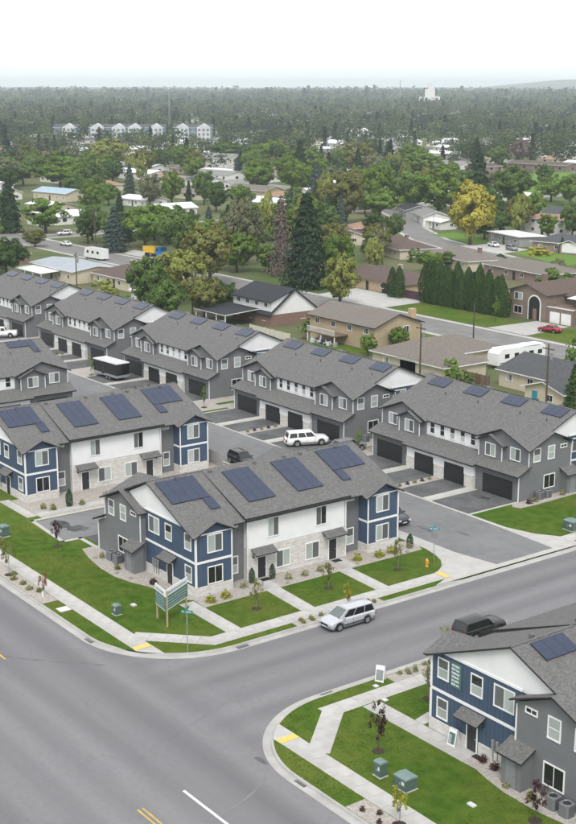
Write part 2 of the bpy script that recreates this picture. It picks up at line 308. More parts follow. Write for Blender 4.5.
# ------------------------------------------------------------------ mesh helpers
class MB:
    """collects polygons, with a material slot per polygon, and builds one mesh object"""
    def __init__(s): s.v = []; s.f = []; s.m = []
    def poly(s, pts, mi=0):
        n = len(s.v); s.v += [tuple(p) for p in pts]; s.f.append(tuple(range(n, n+len(pts)))); s.m.append(mi); return s
    def box(s, x0, x1, y0, y1, z0, z1, mi=0):
        n = len(s.v)
        s.v += [(x0,y0,z0),(x1,y0,z0),(x1,y1,z0),(x0,y1,z0),(x0,y0,z1),(x1,y0,z1),(x1,y1,z1),(x0,y1,z1)]
        for q in ((0,3,2,1),(4,5,6,7),(0,1,5,4),(1,2,6,5),(2,3,7,6),(3,0,4,7)):
            s.f.append(tuple(n+i for i in q)); s.m.append(mi)
        return s
    def prism(s, pts, d, mi=0, side=None, bottom=None):
        """solid between polygon pts and the same polygon shifted by vector d"""
        pts = [Vector(p) for p in pts]; d = Vector(d); n = len(s.v); k = len(pts)
        nrm = Vector((0, 0, 0))
        for i in range(k): nrm += pts[i].cross(pts[(i+1) % k])
        if nrm.dot(d) > 0: pts.reverse()
        s.v += [tuple(p) for p in pts] + [tuple(p+d) for p in pts]
        s.f.append(tuple(range(n, n+k))); s.m.append(mi)
        s.f.append(tuple(n+k+i for i in reversed(range(k)))); s.m.append(mi if bottom is None else bottom)
        for i in range(k):
            j = (i+1) % k
            s.f.append((n+i, n+k+i, n+k+j, n+j)); s.m.append(mi if side is None else side)
        return s
    def tube(s, pts, r, seg=6, mi=0, cap=True):
        pts = [Vector(p) for p in pts]; n0 = len(s.v); k = len(pts)
        rs = r if isinstance(r, (list, tuple)) else [r]*k
        for i, p in enumerate(pts):
            a = pts[max(0, i-1)]; b = pts[min(k-1, i+1)]; t = (b-a).normalized() if (b-a).length > 1e-6 else Vector((0,0,1))
            u = t.orthogonal().normalized(); w = t.cross(u)
            for j in range(seg):
                an = 2*PI*j/seg; s.v.append(tuple(p + (u*math.cos(an)+w*math.sin(an))*rs[i]))
        for i in range(k-1):
            for j in range(seg):
                a = n0+i*seg+j; b = n0+i*seg+(j+1) % seg
                s.f.append((a, b, b+seg, a+seg)); s.m.append(mi)
        if cap:
            s.f.append(tuple(n0+j for j in reversed(range(seg)))); s.m.append(mi)
            s.f.append(tuple(n0+(k-1)*seg+j for j in range(seg))); s.m.append(mi)
        return s
    def cyl(s, c, r, z0, z1, seg=12, mi=0, r2=None):
        return s.tube([(c[0], c[1], z0), (c[0], c[1], z1)], [r, r if r2 is None else r2], seg, mi)
    def disc_x(s, c, r, t, seg=16, mi=0):      # cylinder along local y
        return s.tube([(c[0], c[1]-t/2, c[2]), (c[0], c[1]+t/2, c[2])], r, seg, mi)
    def mesh(s, name, mats, smooth=False):
        me = bpy.data.meshes.new(name); me.from_pydata(s.v, [], s.f)
        for m in (mats if isinstance(mats, (list, tuple)) else [mats]): me.materials.append(MATS[m])
        if any(s.m): me.polygons.foreach_set('material_index', s.m)
        if smooth: me.polygons.foreach_set('use_smooth', [True]*len(s.f))
        me.update(); return me
    def build(s, name, mats, parent=None, loc=None, rz=None, smooth=False):
        return link(name, s.mesh(name, mats, smooth), parent, loc, rz)
def link(name, me, parent=None, loc=None, rz=None):
    o = bpy.data.objects.new(name, me); COL.objects.link(o)
    if parent: o.parent = parent
    if loc: o.location = loc
    if rz: o.rotation_euler[2] = rz
    return o
def empty(name, loc=(0,0,0), rz=0.0):
    o = bpy.data.objects.new(name, None); COL.objects.link(o); o.location = loc; o.rotation_euler[2] = rz; o.empty_display_size = 0.3
    return o
def tag(o, label, cat, group=None):
    o['label'] = label; o['category'] = cat
    if group: o['group'] = group
    return o
def struct(o): o['kind'] = 'structure'; return o
def stuff(o): o['kind'] = 'stuff'; return o
def copy_tree(o, parent=None, label=None, group=None):
    c = o.copy(); COL.objects.link(c); c.parent = parent
    if label: c['label'] = label
    if group: c['group'] = group
    for ch in o.children: copy_tree(ch, c)
    return c
NSHEET = 0
def sheet(name, pts, z, m, parent=None):
    """flat polygon (may be concave), triangulated; every sheet lies a hair above the ones laid before it"""
    global NSHEET; NSHEET += 1; z += NSHEET*0.00005
    bm = bmesh.new(); vs = [bm.verts.new((p[0], p[1], z)) for p in pts]; f = bm.faces.new(vs); f.normal_update()
    if f.normal.z < 0: f.normal_flip()
    bmesh.ops.triangulate(bm, faces=[f])
    me = bpy.data.meshes.new(name); bm.to_mesh(me); bm.free(); me.materials.append(MATS[m])
    o = link(name, me, parent)
    return o if parent else struct(o)
def arc(cx, cy, r, a0, a1, n=14):
    return [(cx+r*math.cos(rad(a0+(a1-a0)*i/n)), cy+r*math.sin(rad(a0+(a1-a0)*i/n))) for i in range(n+1)]

# ================================================================== GROUND, ROADS, PAVEMENTS
GZ = -0.16                                   # general ground level; kerbed blocks stand at z = 0, road surface at -0.13
g = MB(); R_ = 22000
ring = [(-R_, -R_, GZ), (R_, -R_, GZ), (R_, R_, GZ), (-R_, R_, GZ)]
struct(g.poly(ring).build('ground', 'earth'))
RZ = -0.13
# arterial with the side street joining it
sheet('road', [(-420, 24), (40, 24), (40, 48.2), (-65.05, 48.2)] + [(p[0], p[1]) for p in reversed(arc(-65.05, 57.2, 9.0, 180, 270))] +
      [(-74.05, 135), (-84.75, 135)] + list(reversed(arc(-94.25, 57.65, 9.5, -90, 0))) + [(-420, 48.15)], RZ, 'asphalt_road')
def kerb(path, hfun, name='kerb'):
    """gutter pan and upstand swept along path; the block lies on the left of the path"""
    prof = [(-0.16, RZ+0.004), (-0.16, RZ+0.012), (0.42, RZ+0.02), (0.46, None), (0.64, None), (0.64, -0.3)]
    mb = MB(); k = len(prof); n = len(path)
    for i, p in enumerate(path):
        a = Vector(path[max(0, i-1)]); b = Vector(path[min(n-1, i+1)]); t = (b-a).normalized(); nn = Vector((-t.y, t.x))
        h = hfun(p)
        for (d, z) in prof:
            zz = (RZ+0.02+h) if z is None else z
            mb.v.append((p[0]+nn.x*d, p[1]+nn.y*d, zz))
    for i in range(n-1):
        for j in range(k-1):
            a = i*k+j; mb.f.append((a, a+k, a+k+1, a+1)); mb.m.append(0)
    return struct(mb.build(name, 'concrete_kerb'))
def lin(a, b, step=1.5):
    d = math.dist(a, b); n = max(1, int(d/step)); return [(a[0]+(b[0]-a[0])*i/n, a[1]+(b[1]-a[1])*i/n) for i in range(n+1)]
def drop(c0, c1):                            # kerb height: full 0.14, dropped at ramps
    def f(p):
        h = 0.14
        for (cx, cy, r) in (c0 + c1):
            d = math.dist(p, (cx, cy)); h = min(h, 0.14*min(1, max(0.08, (d-r)/1.2)))
        return h
    return f
left_path = lin((-420, 48.15), (-94.25, 48.15)) + arc(-94.25, 57.65, 9.5, -90, 0, 18)[1:] + lin((-84.75, 57.65), (-84.75, 135))[1:]
kerb(left_path, drop([(-88.4, 49.6, 1.0), (-85, 84.5, 1.5)], [(-84.7, y, 1.5) for y in range(86, 99)]))
right_path = lin((-74.05, 135), (-74.05, 57.2)) + arc(-65.05, 57.2, 9.0, 180, 270, 18)[1:] + lin((-65.05, 48.2), (40, 48.2))[1:]
kerb(right_path, drop([(-71.6, 51.0, 1.0)], []))
kerb(lin((40, 24), (-420, 24)), lambda p: 0.14)

# kerbed blocks (mown grass)
sheet('lawn', [(-420, 48.78), (-94.25, 48.78)] + arc(-94.25, 57.65, 8.87, -90, 0) + [(-85.38, 134), (-420, 134)], 0.0, 'grass')
sheet('lawn', [(-73.42, 134), (-73.42, 57.2)] + arc(-65.05, 57.2, 8.37, 180, 270) + [(40, 48.83), (40, 134)], 0.0, 'grass')
sheet('verge', [(-420, 12), (40, 12), (40, 23.4), (-420, 23.4)], 0.0, 'grass')

# pavements: individual slabs
SLAB = {}
def slab_mesh(L, W):
    key = (round(L, 2), round(W, 2))
    if key not in SLAB:
        m = MB(); l, w, e = L/2-0.008, W/2, 0.012
        n = 0
        m.v += [(-l, -w, -0.1), (l, -w, -0.1), (l, w, -0.1), (-l, w, -0.1), (-l, -w, 0.018), (l, -w, 0.018), (l, w, 0.018), (-l, w, 0.018),
                (-l+e, -w+e, 0.026), (l-e, -w+e, 0.026), (l-e, w-e, 0.026), (-l+e, w-e, 0.026)]
        for q in ((0,1,5,4),(1,2,6,5),(2,3,7,6),(3,0,4,7),(4,5,9,8),(5,6,10,9),(6,7,11,10),(7,4,8,11),(8,9,10,11)): m.f.append(q); m.m.append(0)
        SLAB[key] = m.mesh('slab', 'concrete')
    return SLAB[key]
def pavement(name, a, b, W, step=1.55, z=0.0):
    root = struct(empty(name, (0, 0, 0)))
    a = Vector(a); b = Vector(b); d = (b-a).length; n = max(1, round(d/step)); L = d/n; t = (b-a).normalized(); an = math.atan2(t.y, t.x)
    me = slab_mesh(L, W)
    for i in range(n):
        p = a + t*(L*(i+0.5)); link('slab', me, root, (p.x, p.y, z), an)
    return root
pavement('sidewalk', (-230, 51.2), (-89.55, 51.2), 1.62)
pavement('sidewalk', (-87.15, 56.2), (-87.15, 82.2), 1.66)
pavement('sidewalk', (-92.0, 51.75), (-87.0, 56.75), 1.62, z=0.003)
pavement('sidewalk', (-87.3, 99.9), (-87.3, 118), 1.66)
pavement('sidewalk', (-69.15, 51.4), (-40, 51.4), 1.62)
pavement('sidewalk', (-71.25, 56.0), (-71.25, 90), 1.62)
pavement('sidewalk', (-66.7, 51.9), (-71.3, 56.9), 1.62, z=0.003)
for y0, y1 in ((59.3, 59.25), (67.6, 67.2), (76.1, 75.8)):
    pavement('front_walk', (-94.0 if y0 > 60 else -95.6, y0), (-88.0, y1), 1.5, 1.5, z=0.002)
pavement('front_walk', (-70.35, 59.7), (-59.9, 59.85), 1.6, 1.5, z=0.002)
pavement('front_walk', (-133.5, 59.15), (-126.3, 59.15), 1.2, 1.2)
pavement('front_walk', (-126.5, 59.8), (-126.5, 87.2), 1.3, 1.5)
pavement('front_walk', (-134, 51.9), (-134, 58.5), 1.3, 1.5, z=0.002)
for (x, y) in ((-95.5, 67.9), (-95.5, 77.2)):
    pavement('door_step', (x-0.9, y), (x+1.5, y), 1.4, 1.2, z=0.004)
# ramps at the corners and the alley apron
sheet('ramp', [(-89.58, 50.37), (-89.58, 52.03)] + arc(-94.25, 57.65, 8.9, -39, -55.2, 6), 0.012, 'concrete')
sheet('ramp', [(-69.12, 50.57), (-69.12, 52.23)] + arc(-65.05, 57.2, 8.4, 216.3, 232.4, 6), 0.012, 'concrete')
def tactile(pts):
    o = sheet('tactile_paving', pts, 0.032, 'tactile_yellow')
    return o
tactile([(-89.95, 50.45), (-89.95, 51.95), (-89.25, 51.95), (-89.25, 50.45)])
tactile([(-69.95, 50.6), (-69.95, 52.2), (-69.25, 52.2), (-69.25, 50.6)])
tactile([(-87.9, 82.3), (-87.9, 82.95), (-86.4, 82.95), (-86.4, 82.3)])
apron = [(-85.5, 80.2), (-86.0, 81.4), (-86.32, 82.2), (-87.98, 82.2), (-88.2, 82.9), (-88.9, 84.1), (-90.2, 85.2), (-91.7, 85.85), (-93.6, 86.3), (-120, 86.5), (-120, 87.95), (-91.2, 87.95),
         (-86.2, 88.8), (-86.2, 96.7), (-93.7, 97.05), (-100.5, 97.15), (-100.5, 97.55), (-93.6, 97.62), (-90.3, 98.5), (-88.6, 99.7), (-88.1, 100.0), (-86.4, 100.0), (-85.4, 101.0)]
o = sheet('apron', apron, 0.008, 'concrete')
# rear lane behind the blocks, courts between them, and drives
sheet('alley', [(-300, 87.95), (-91.2, 87.95), (-86.2, 88.8), (-86.2, 96.7), (-93.7, 97.05), (-300, 97.05)], 0.004, 'asphalt_lane')
sheet('court', [(-124.6, 58.6), (-117.1, 58.3), (-117.1, 87.95), (-124.6, 87.95)], 0.005, 'asphalt_lane')
sheet('court', [(-166.3, 60), (-149.0, 60), (-149.0, 87.95), (-166.3, 87.95)], 0.005, 'asphalt_lane')
def ribbon(pts, w, name='edging'):
    mb = MB()
    for a, b in zip(pts[:-1], pts[1:]):
        a = Vector((*a, 0)); b = Vector((*b, 0)); t = (b-a).normalized(); nn = Vector((-t.y, t.x, 0))*w/2
        mb.prism([a-nn-t*w/2, b-nn+t*w/2, b+nn+t*w/2, a+nn-t*w/2], (0, 0, -0.1))
        for i in range(len(mb.v)-8, len(mb.v)): mb.v[i] = (mb.v[i][0], mb.v[i][1], mb.v[i][2]+0.045)
    return struct(mb.build(name, 'concrete'))
ribbon([(-124.9, 67.5), (-125.0, 58.5), (-117.1, 58.05), (-117.0, 60.0), (-113.5, 60.0)], 0.42)
ribbon([(-300, 97.25), (-100.5, 97.25)], 0.36)
ribbon([(-300, 87.7), (-120, 87.7)], 0.36)
ROWS = [-111.4, -142.3, -174.0, -204.9, -235.6]
for ci, cx in enumerate(ROWS):
    for s in (-1, 1):
        sheet('driveway', [(cx+s*6.5, 97.44), (cx+s*12.1, 97.44), (cx+s*12.1, 104.9), (cx+s*6.5, 104.9)], 0.006, 'asphalt_drive')
        sheet('driveway', [(cx+s*0.8, 97.44), (cx+s*4.7, 97.44), (cx+s*4.7, 104.5), (cx+s*0.8, 104.5)], 0.006, 'asphalt_drive')
        pavement('drive_path', (cx+s*5.6, 97.5), (cx+s*5.6, 104.7), 1.5, 1.45)
        pavement('drive_path', (cx+s*12.4, 97.5), (cx+s*12.4, 104.8), 0.35, 1.45)
    sheet('gravel_bed', [(cx-0.78, 97.46), (cx+0.78, 97.46), (cx+0.78, 104.5), (cx-0.78, 104.5)], 0.007, 'gravel')
    for e in (-1, 1):
        sheet('gravel_bed', [(cx+e*12.55, 104.0), (cx+e*15.3, 104.0), (cx+e*15.3, 114), (cx+e*12.55, 114)] if ci or e < 0 else
              [(cx+12.5, 103.9), (cx+13.3, 103.2), (cx+14.2, 103.6), (cx+14.3, 106), (cx+14.1, 113.5), (cx+12.5, 113.5)], 0.007, 'gravel')
    if ci:
        sheet('gravel_bed', [(cx+12.6, 97.46), (cx+18.3, 97.46), (cx+18.3, 104.0), (cx+12.6, 104.0)], 0.0065, 'gravel')
for cy in (72.7,):                            # F drives to its rear garages and M's
    for fx, sg in ((-113.3, -1), (-148.3, -1), (-166.9, 1)):
        for s in (-1, 1):
            for (a, b) in ((6.5, 12.1), (0.8, 4.7)):
                x0, x1 = (fx, fx+sg*3.7)
                sheet('driveway', [(x0, cy+s*a), (x0, cy+s*b), (x1, cy+s*b), (x1, cy+s*a)], 0.0085, 'asphalt_drive')
# planting beds
sheet('gravel_bed', [(-93.7, 60.1), (-93.7, 85.9), (-95.0, 86.4), (-96.4, 86.4), (-97.6, 84.0), (-97.6, 61.2), (-96.2, 60.2)], 0.006, 'gravel')
sheet('gravel_bed', [(-114.0, 58.6), (-111.3, 57.9), (-108, 57.4), (-105.2, 57.4), (-103, 57.9), (-101.2, 58.6), (-99.6, 58.9), (-97, 59.0), (-95.9, 60.0), (-95.9, 61.5), (-114, 61.5)], 0.006, 'gravel')
sheet('gravel_bed', [(-133, 59.8), (-125.1, 59.8), (-125.1, 87.3), (-133, 87.3)], 0.0055, 'gravel')
sheet('gravel_bed', [(-60.0, 59.0), (-58.6, 59.1), (-57.2, 58.75), (-55.2, 58.4), (-52.4, 58.35), (-50, 58.7), (-46, 58.8), (-44, 61.5), (-60.0, 61.5)], 0.006, 'gravel')
sheet('gravel_bed', [(-86.28, 64.15), (-86.28, 73.85), (-85.42, 73.85), (-85.42, 64.15)], 0.006, 'gravel')
sheet('gravel_bed', [(-230, 48.85), (-103.05, 48.85), (-103.05, 50.35), (-230, 50.35)], 0.006, 'gravel')
sheet('gravel_bed', [(-60.0, 48.9), (-40, 48.9), (-40, 50.55), (-60.0, 50.55)], 0.006, 'gravel')
sheet('gravel_bed', [(-73.36, 63.6), (-72.1, 63.6), (-72.1, 90), (-73.36, 90)], 0.006, 'gravel')
sheet('patio', [(-65.5, 60.6), (-65.5, 62.6), (-66.8, 62.2), (-66.4, 60.6)], 0.007, 'concrete')
# painted markings, skid marks and stains on the carriageway (each a sheet just above the asphalt)
def stripe(a, b, w, m, z, name='road_marking'):
    a = Vector(a); b = Vector(b); t = (b-a).normalized(); nn = Vector((-t.y, t.x))*w/2
    return sheet(name, [(a-nn), (b-nn), (b+nn), (a+nn)], z, m)
stripe((-68.1, 41.75), (-30, 41.85), 0.22, 'paint_white', RZ+0.005)
for y in (38.1, 38.45): stripe((-67.8, y), (-30, y+0.05), 0.13, 'paint_yellow', RZ+0.005)
for y in (41.1, ): stripe((-130, y), (-94.3, y+0.1), 0.16, 'paint_yellow', RZ+0.005)
stripe((-130, 37.5), (-97.0, 37.6), 0.16, 'paint_yellow', RZ+0.005)
def curve_mark(pts, w, m='skid', z=RZ+0.004, name='tyre_mark'):
    global NSHEET; NSHEET += 3; z += NSHEET*0.00005
    mb = MB(); n = len(pts)
    for i, p in enumerate(pts):
        a = Vector(pts[max(0, i-1)]); b = Vector(pts[min(n-1, i+1)]); t = (b-a).normalized(); nn = Vector((-t.y, t.x))*w*(0.35+0.65*math.sin(PI*(i+0.4)/n))/2
        mb.v += [(p[0]-nn.x, p[1]-nn.y, z), (p[0]+nn.x, p[1]+nn.y, z)]
    for i in range(n-1): mb.f.append((2*i, 2*i+2, 2*i+3, 2*i+1)); mb.m.append(0)
    return struct(mb.build(name, m))
mat('skid_faint', (0.198, 0.197, 0.203), 0.9, (0.16, 0.16, 0.166), 1.5, 6)
mat('skid_soft', (0.115, 0.115, 0.12), 0.88, (0.16, 0.16, 0.165), 1.2, 6)
curve_mark([(-97.5, 40.0), (-95.2, 41.2), (-93.0, 42.9), (-91.2, 44.6), (-89.7, 46.1), (-88.4, 47.2)], 0.30, 'skid_soft')
curve_mark(arc(-74.5, 40.5, 10.5, -75, 95, 26), 0.22, 'skid_faint')
for (cx, cy, a, b_) in ((-68.4, 48.2, 0.75, 0.22),):
    rnd = random.Random(int(cx*10)); sheet('wet_stain', [(cx+a*math.cos(t)*(0.7+0.5*rnd.random()), cy+b_*math.sin(t)*(0.7+0.5*rnd.random())) for t in [i*2*PI/14 for i in range(14)]], RZ+0.006, 'wet')
for i, (cx, cy, a, b_) in enumerate(((-122.2, 60.6, 1.5, 0.8), (-120.0, 61.2, 1.2, 1.3), (-119.0, 66.5, 0.9, 1.7), (-98.2, 90.4, 1.3, 0.3), (-94.6, 92.6, 0.9, 0.2), (-103.0, 103.0, 1.5, 0.6))):
    rnd = random.Random(i); sheet('wet_stain', [(cx+a*math.cos(t)*(0.6+0.6*rnd.random()), cy+b_*math.sin(t)*(0.6+0.6*rnd.random())) for t in [k*2*PI/16 for k in range(16)]], 0.0105, 'wet')
# kerb inlets
for (x, y, an, lab) in ((-64.25, 48.55, 0, 'steel kerb inlet grate on the arterial, near corner by the mulched plum tree'), (-84.95, 58.1, PI/2, 'steel kerb inlet grate on the side street past the green street sign'),
                   (-73.85, 58.3, PI/2, 'steel kerb inlet grate on the near side-street kerb'), (-93.6, 48.45, 0, 'steel kerb inlet grate on the arterial kerb near the white ground lid')):
    d = tag(empty('storm_drain', (x, y, RZ+0.03), an), lab, 'drain')
    MB().box(-0.55, 0.55, -0.2, 0.2, -0.03, 0.0).build('frame', 'metal_dark', d)
    for k in range(7): MB().box(-0.5+k*0.15, -0.44+k*0.15, -0.17, 0.17, 0.0, 0.02).build('bar', 'metal_gray', d)

# background streets (asphalt, verges as ground)
def strip_road(pts, w, name='road', m='asphalt_old', z=GZ+0.012, pave=True):
    for ww, mm, zz, nn_ in ((w+2.6, 'concrete', z-0.006, 'footway'), (w, m, z, name)) if pave else ((w, m, z, name),):
        L = []; Rr = []
        for i, p in enumerate(pts):
            a = Vector(pts[max(0, i-1)]); b = Vector(pts[min(len(pts)-1, i+1)]); t = (b-a).normalized(); nn = Vector((-t.y, t.x))*ww/2
            L.append((p[0]+nn.x, p[1]+nn.y)); Rr.append((p[0]-nn.x, p[1]-nn.y))
        sheet(nn_, L + list(reversed(Rr)), zz, mm)
strip_road([(-900, 180), (-420, 177), (-330, 176), (-150, 174), (80, 173)], 10.5)
strip_road([(-420, 352), (-360, 318), (-330, 293), (-300, 275), (-270, 264), (-230, 252), (-120, 232)], 9.5)
strip_road([(-376, 182), (-392, 330), (-400, 700)], 8, z=GZ+0.016)
strip_road([(-1000, 370), (-200, 365), (50, 360)], 9)
for yy in (470, 560, 680, 800): strip_road([(-1400, yy), (-100, yy)], 9, pave=False)
sheet('drive_pad', [(-234, 181.2), (-211, 181.2), (-211.5, 193.2), (-221, 193.2), (-236, 194)], GZ+0.02, 'concrete')
sheet('drive_pad', [(-181, 181.2), (-170.5, 181.2), (-172, 194.5), (-180.5, 194.5)], GZ+0.02, 'concrete')
sheet('drive_pad', [(-330, 183.2), (-305, 183.2), (-305, 190), (-330, 190)], GZ+0.02, 'concrete')
sheet('drive_pad', [(-283, 271), (-262, 266), (-264, 280), (-281, 284)], GZ+0.02, 'concrete')
sheet('drive_pad', [(-312, 160), (-290, 160), (-290, 169), (-312, 169)], GZ+0.02, 'asphalt_old')
sheet('lawn', [(-210, 182), (-181.3, 182), (-180.8, 191), (-210, 191.8)], GZ+0.018, 'grass')
sheet('lawn', [(-170, 182), (-140, 182), (-140, 193), (-171, 193)], GZ+0.018, 'grass')
sheet('lawn', [(-263, 272), (-235, 262), (-232, 280), (-262, 281)], GZ+0.018, 'field_grass')
sheet('lawn', [(-310, 285), (-284, 277), (-284, 291), (-312, 296)], GZ+0.018, 'field_grass')
sheet('lawn', [(-186, 140), (-180, 140), (-166, 158), (-166, 167), (-200, 167), (-200, 160)], GZ+0.018, 'grass')
sheet('playing_field', [(-500, 505), (-500, 560), (-385, 452), (-417, 430)], GZ+0.02, 'field_grass')
# far hills
def hills(name, d0, az0, az1, prof, depth=5000, m='hill'):
    n = 60; mb = MB()
    for k, (dd, hm) in enumerate(((0, 0), (0.35, 0.55), (1.0, 1.0), (2.0, 0.6))):
        for i in range(n+1):
            az = rad(az0+(az1-az0)*i/n); dist = d0+depth*dd*0.4
            h = prof(i/n)*hm
            mb.v.append((math.cos(az)*dist, math.sin(az)*dist, GZ-2+h))
    for k in range(3):
        for i in range(n):
            a = k*(n+1)+i; mb.f.append((a, a+1, a+n+2, a+n+1)); mb.m.append(0)
    return struct(mb.build(name, m, smooth=True))
_hr = random.Random(5); _hp = [_hr.random() for _ in range(70)]
def hnoise(t, k): x = t*k; i = int(x); f = x-i; return _hp[i % 70]*(1-f)+_hp[(i+1) % 70]*f
hills('hills', 7600, 175, 112, lambda t: 33 + 9*hnoise(t, 24), 3500)
hills('hills', 8600, 138, 112, lambda t: 95*max(0, min(1, t/0.22)) * (0.80+0.2*hnoise(t, 9)), 3000, 'hill_brown')

# ================================================================== TOWNHOUSES
# local frame: x along the length (centre 0), y = depth from the blue front plane towards the garages, z up
WINC = {}
def window_mesh(w, h, kind):
    key = (round(w, 2), round(h, 2), kind)
    if key in WINC: return WINC[key]
    f = MB(); t = 0.10; d = 0.055
    # trim boards (facing -y), butted
    f.box(-w/2, w/2, -d, 0.0, h-t, h); f.box(-w/2, w/2, -d-0.012, 0.0, 0, t)
    f.box(-w/2, -w/2+t, -d, 0, t, h-t); f.box(w/2-t, w/2, -d, 0, t, h-t)
    iw, ih = w-2*t, h-2*t; m = 0.05
    if kind == 'slider':
        f.box(-m/2, m/2, -d+0.012, 0, t, h-t); p = [(-iw/2, -m/2, t, h-t), (m/2, iw/2, t, h-t)]
    elif kind == 'hung':
        f.box(-iw/2, iw/2, -d+0.012, 0, h/2-m/2, h/2+m/2); p = [(-iw/2, iw/2, t, h/2-m/2), (-iw/2, iw/2, h/2+m/2, h-t)]
    elif kind == 'single': p = [(-iw/2, iw/2, t, h-t)]
    fm = f.mesh('window', 'white_trim')
    pms = [MB().box(a, b, -0.022, -0.002, c, e) for (a, b, c, e) in p]
    WINC[key] = (fm, pms, {}); return WINC[key]
wrnd = random.Random(11)
def window(parent, x, y, z0, w, h, rz, kind='slider', look=None, name='window', fm='white_trim'):
    """rz: 0 faces -y, pi faces +y, pi/2 faces +x, -pi/2 faces -x"""
    me, pms, cache = window_mesh(w, h, kind)
    o = link(name, me, parent, (x, y, z0), rz)
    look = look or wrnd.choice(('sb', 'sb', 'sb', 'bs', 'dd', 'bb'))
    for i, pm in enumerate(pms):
        mk = {'s': 'pane_screen', 'b': 'pane_blind_sky', 'd': 'pane_dark'}[look[i % 2]]
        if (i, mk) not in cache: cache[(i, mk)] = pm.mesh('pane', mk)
        link('pane', cache[(i, mk)], o)
    return o
def fz(v): return 5.83+0.42*v                  # main roof plane, front side
def rz_(v): return 9.15-0.42*(v-7.9)           # main roof plane, rear side
def slab(mb, pts, t=0.14):
    mb.prism(pts, (0, 0, -t), 0, side=1, bottom=1)
def make_townhouse():
    T = empty('townhouse')
    # ---- walls -------------------------------------------------------
    for s in (-1, 1):
        X = lambda a: s*a
        def ext(prof, x0, x1, mb, mi=0): mb.prism([(X(x0), v, z) for v, z in prof], (X(x1)-X(x0), 0, 0), mi)
        w = MB()                               # grey shell of one end: recess, side gable, rear gables, double garage
        ext([(1.4, 0), (15.5, 0), (15.5, 5.65), (12, 7.2), (7.9, 8.9), (1.4, 6.2)], 5.7, 8.2, w)
        ext([(8.8, 0), (15.7, 0), (15.7, 5.62), (12.2, 7.1), (8.8, 5.62)], 8.1, 12.5, w)
        w.prism([(X(4.5), 13.2, 3.0), (X(12.48), 13.2, 3.0), (X(12.48), 13.2, 5.62), (X(8.45), 13.2, 7.28), (X(4.5), 13.2, 5.62)], (0, 2.52, 0), 0)
        w.prism([(X(5.1), 14.0, 3.0), (X(8.8), 14.0, 3.0), (X(8.8), 14.0, 5.62), (X(6.95), 14.0, 6.42), (X(5.1), 14.0, 5.62)], (0, 2.15, 0), 0)
        w.prism([(X(5.65), 15.6, 0), (X(12.5), 15.6, 0), (X(12.5), 15.6, 3.65), (X(5.65), 15.6, 3.65)], (0, 0.02, 0), 0)
        ext([(15.65, 0), (17.2, 0), (17.2, 2.95), (15.65, 3.62)], 5.65, 12.497, w)
        w.build('wall', 'gray_siding', T)
        w = MB(); w.prism([(X(12.4), 8.6, 0), (X(13.5), 8.6, 0), (X(13.5), 8.6, 2.32), (X(12.4), 8.6, 2.85)], (0, 1.75, 0), 0); w.build('entry_closet', 'gray_siding', T)
        b = MB()                               # blue bay
        b.prism([(s*8.05, v, z) for v, z in ((0.05, 0.9), (8.85, 0.9), (8.85, 6.35), (1.2, 6.3), (0.05, 5.72))], (s*3.95, 0, 0), 0)
        b.prism([(s*8.05, 0, 0.9), (s*12.0, 0, 0.9), (s*12.0, 0, 5.72), (s*10.02, 0, 6.72), (s*8.05, 0, 5.72)], (0, 0.045, 0), 0)
        bw = b.build('wall', 'blue_siding', T); bw['label'] = 'navy blue board and batten wall'
        bt = MB()
        for k in range(1, 10):
            x = s*(8.05+k*0.395); bt.box(x-0.025, x+0.025, -0.022, 0.0, 0.95, 3.1); bt.box(x-0.025, x+0.025, -0.022, 0.0, 3.36, 5.95)
        for k in range(1, 22):
            v = k*0.40; x0, x1 = sorted((s*12.0, s*12.022)); bt.box(x0, x1, v-0.025, v+0.025, 0.95, 3.1); bt.box(x0, x1, v-0.025, v+0.025, 3.36, 6.14 if v > 1.2 else 5.75)
        stuff(bt.build('batten', 'blue_siding', bw))
        g_ = MB(); g_.prism([(s*11.9, 1.12, 6.3), (s*11.9, 13.6, 6.3), (s*11.9, 7.9, 8.98)], (s*0.13, 0, 0), 0)
        g_.prism([(s*8.1, 1.0, 6.1), (s*8.1, 14.0, 6.2), (s*8.1, 7.9, 8.95)], (s*3.9, 0, 0), 0); go = g_.build('gable', 'white_siding', T); go['label'] = 'white panelled gable'
        st = MB(); x0, x1 = sorted((s*8.0, s*12.06)); st.box(x0, x1, -0.07, 3.2, 0, 0.92); x0, x1 = sorted((s*11.0, s*12.06)); st.box(x0, x1, 3.2, 3.75, 0, 0.921); st.build('stone_veneer', 'stone_veneer', T)
        MB().box(x0, x1, 4.95, 8.78, 0, 0.921).build('stone_veneer', 'stone_veneer', T)
        tr = MB()
        def tb(a, c, y0, y1, z0, z1): q = sorted((s*a, s*c)); tr.box(q[0], q[1], y0, y1, z0, z1)
        tb(8.03, 12.02, -0.045, 0.0, 3.12, 3.34); tb(8.03, 12.02, -0.045, 0.0, 5.78, 5.9)
        tb(8.03, 8.17, -0.05, 0.0, 0.93, 3.12); tb(8.03, 8.17, -0.05, 0.0, 3.34, 5.78); tb(11.9, 12.06, -0.055, 0.0, 0.93, 3.12); tb(11.9, 12.06, -0.055, 0.0, 3.34, 5.78)
        tb(12.0, 12.045, 0.0, 0.13, 0.93, 3.12); tb(12.0, 12.045, 0.0, 0.13, 3.34, 5.8); tb(12.0, 12.05, 0.0, 8.79, 3.12, 3.34)
        tb(8.03, 8.05, 0.0, 1.36, 3.12, 3.34)
        tr.build('trim', 'white_trim', T)
        tr = MB(); tb(12.0, 12.075, 1.4, 8.8, 6.17, 6.36); tr.build('trim', 'white_trim', T)
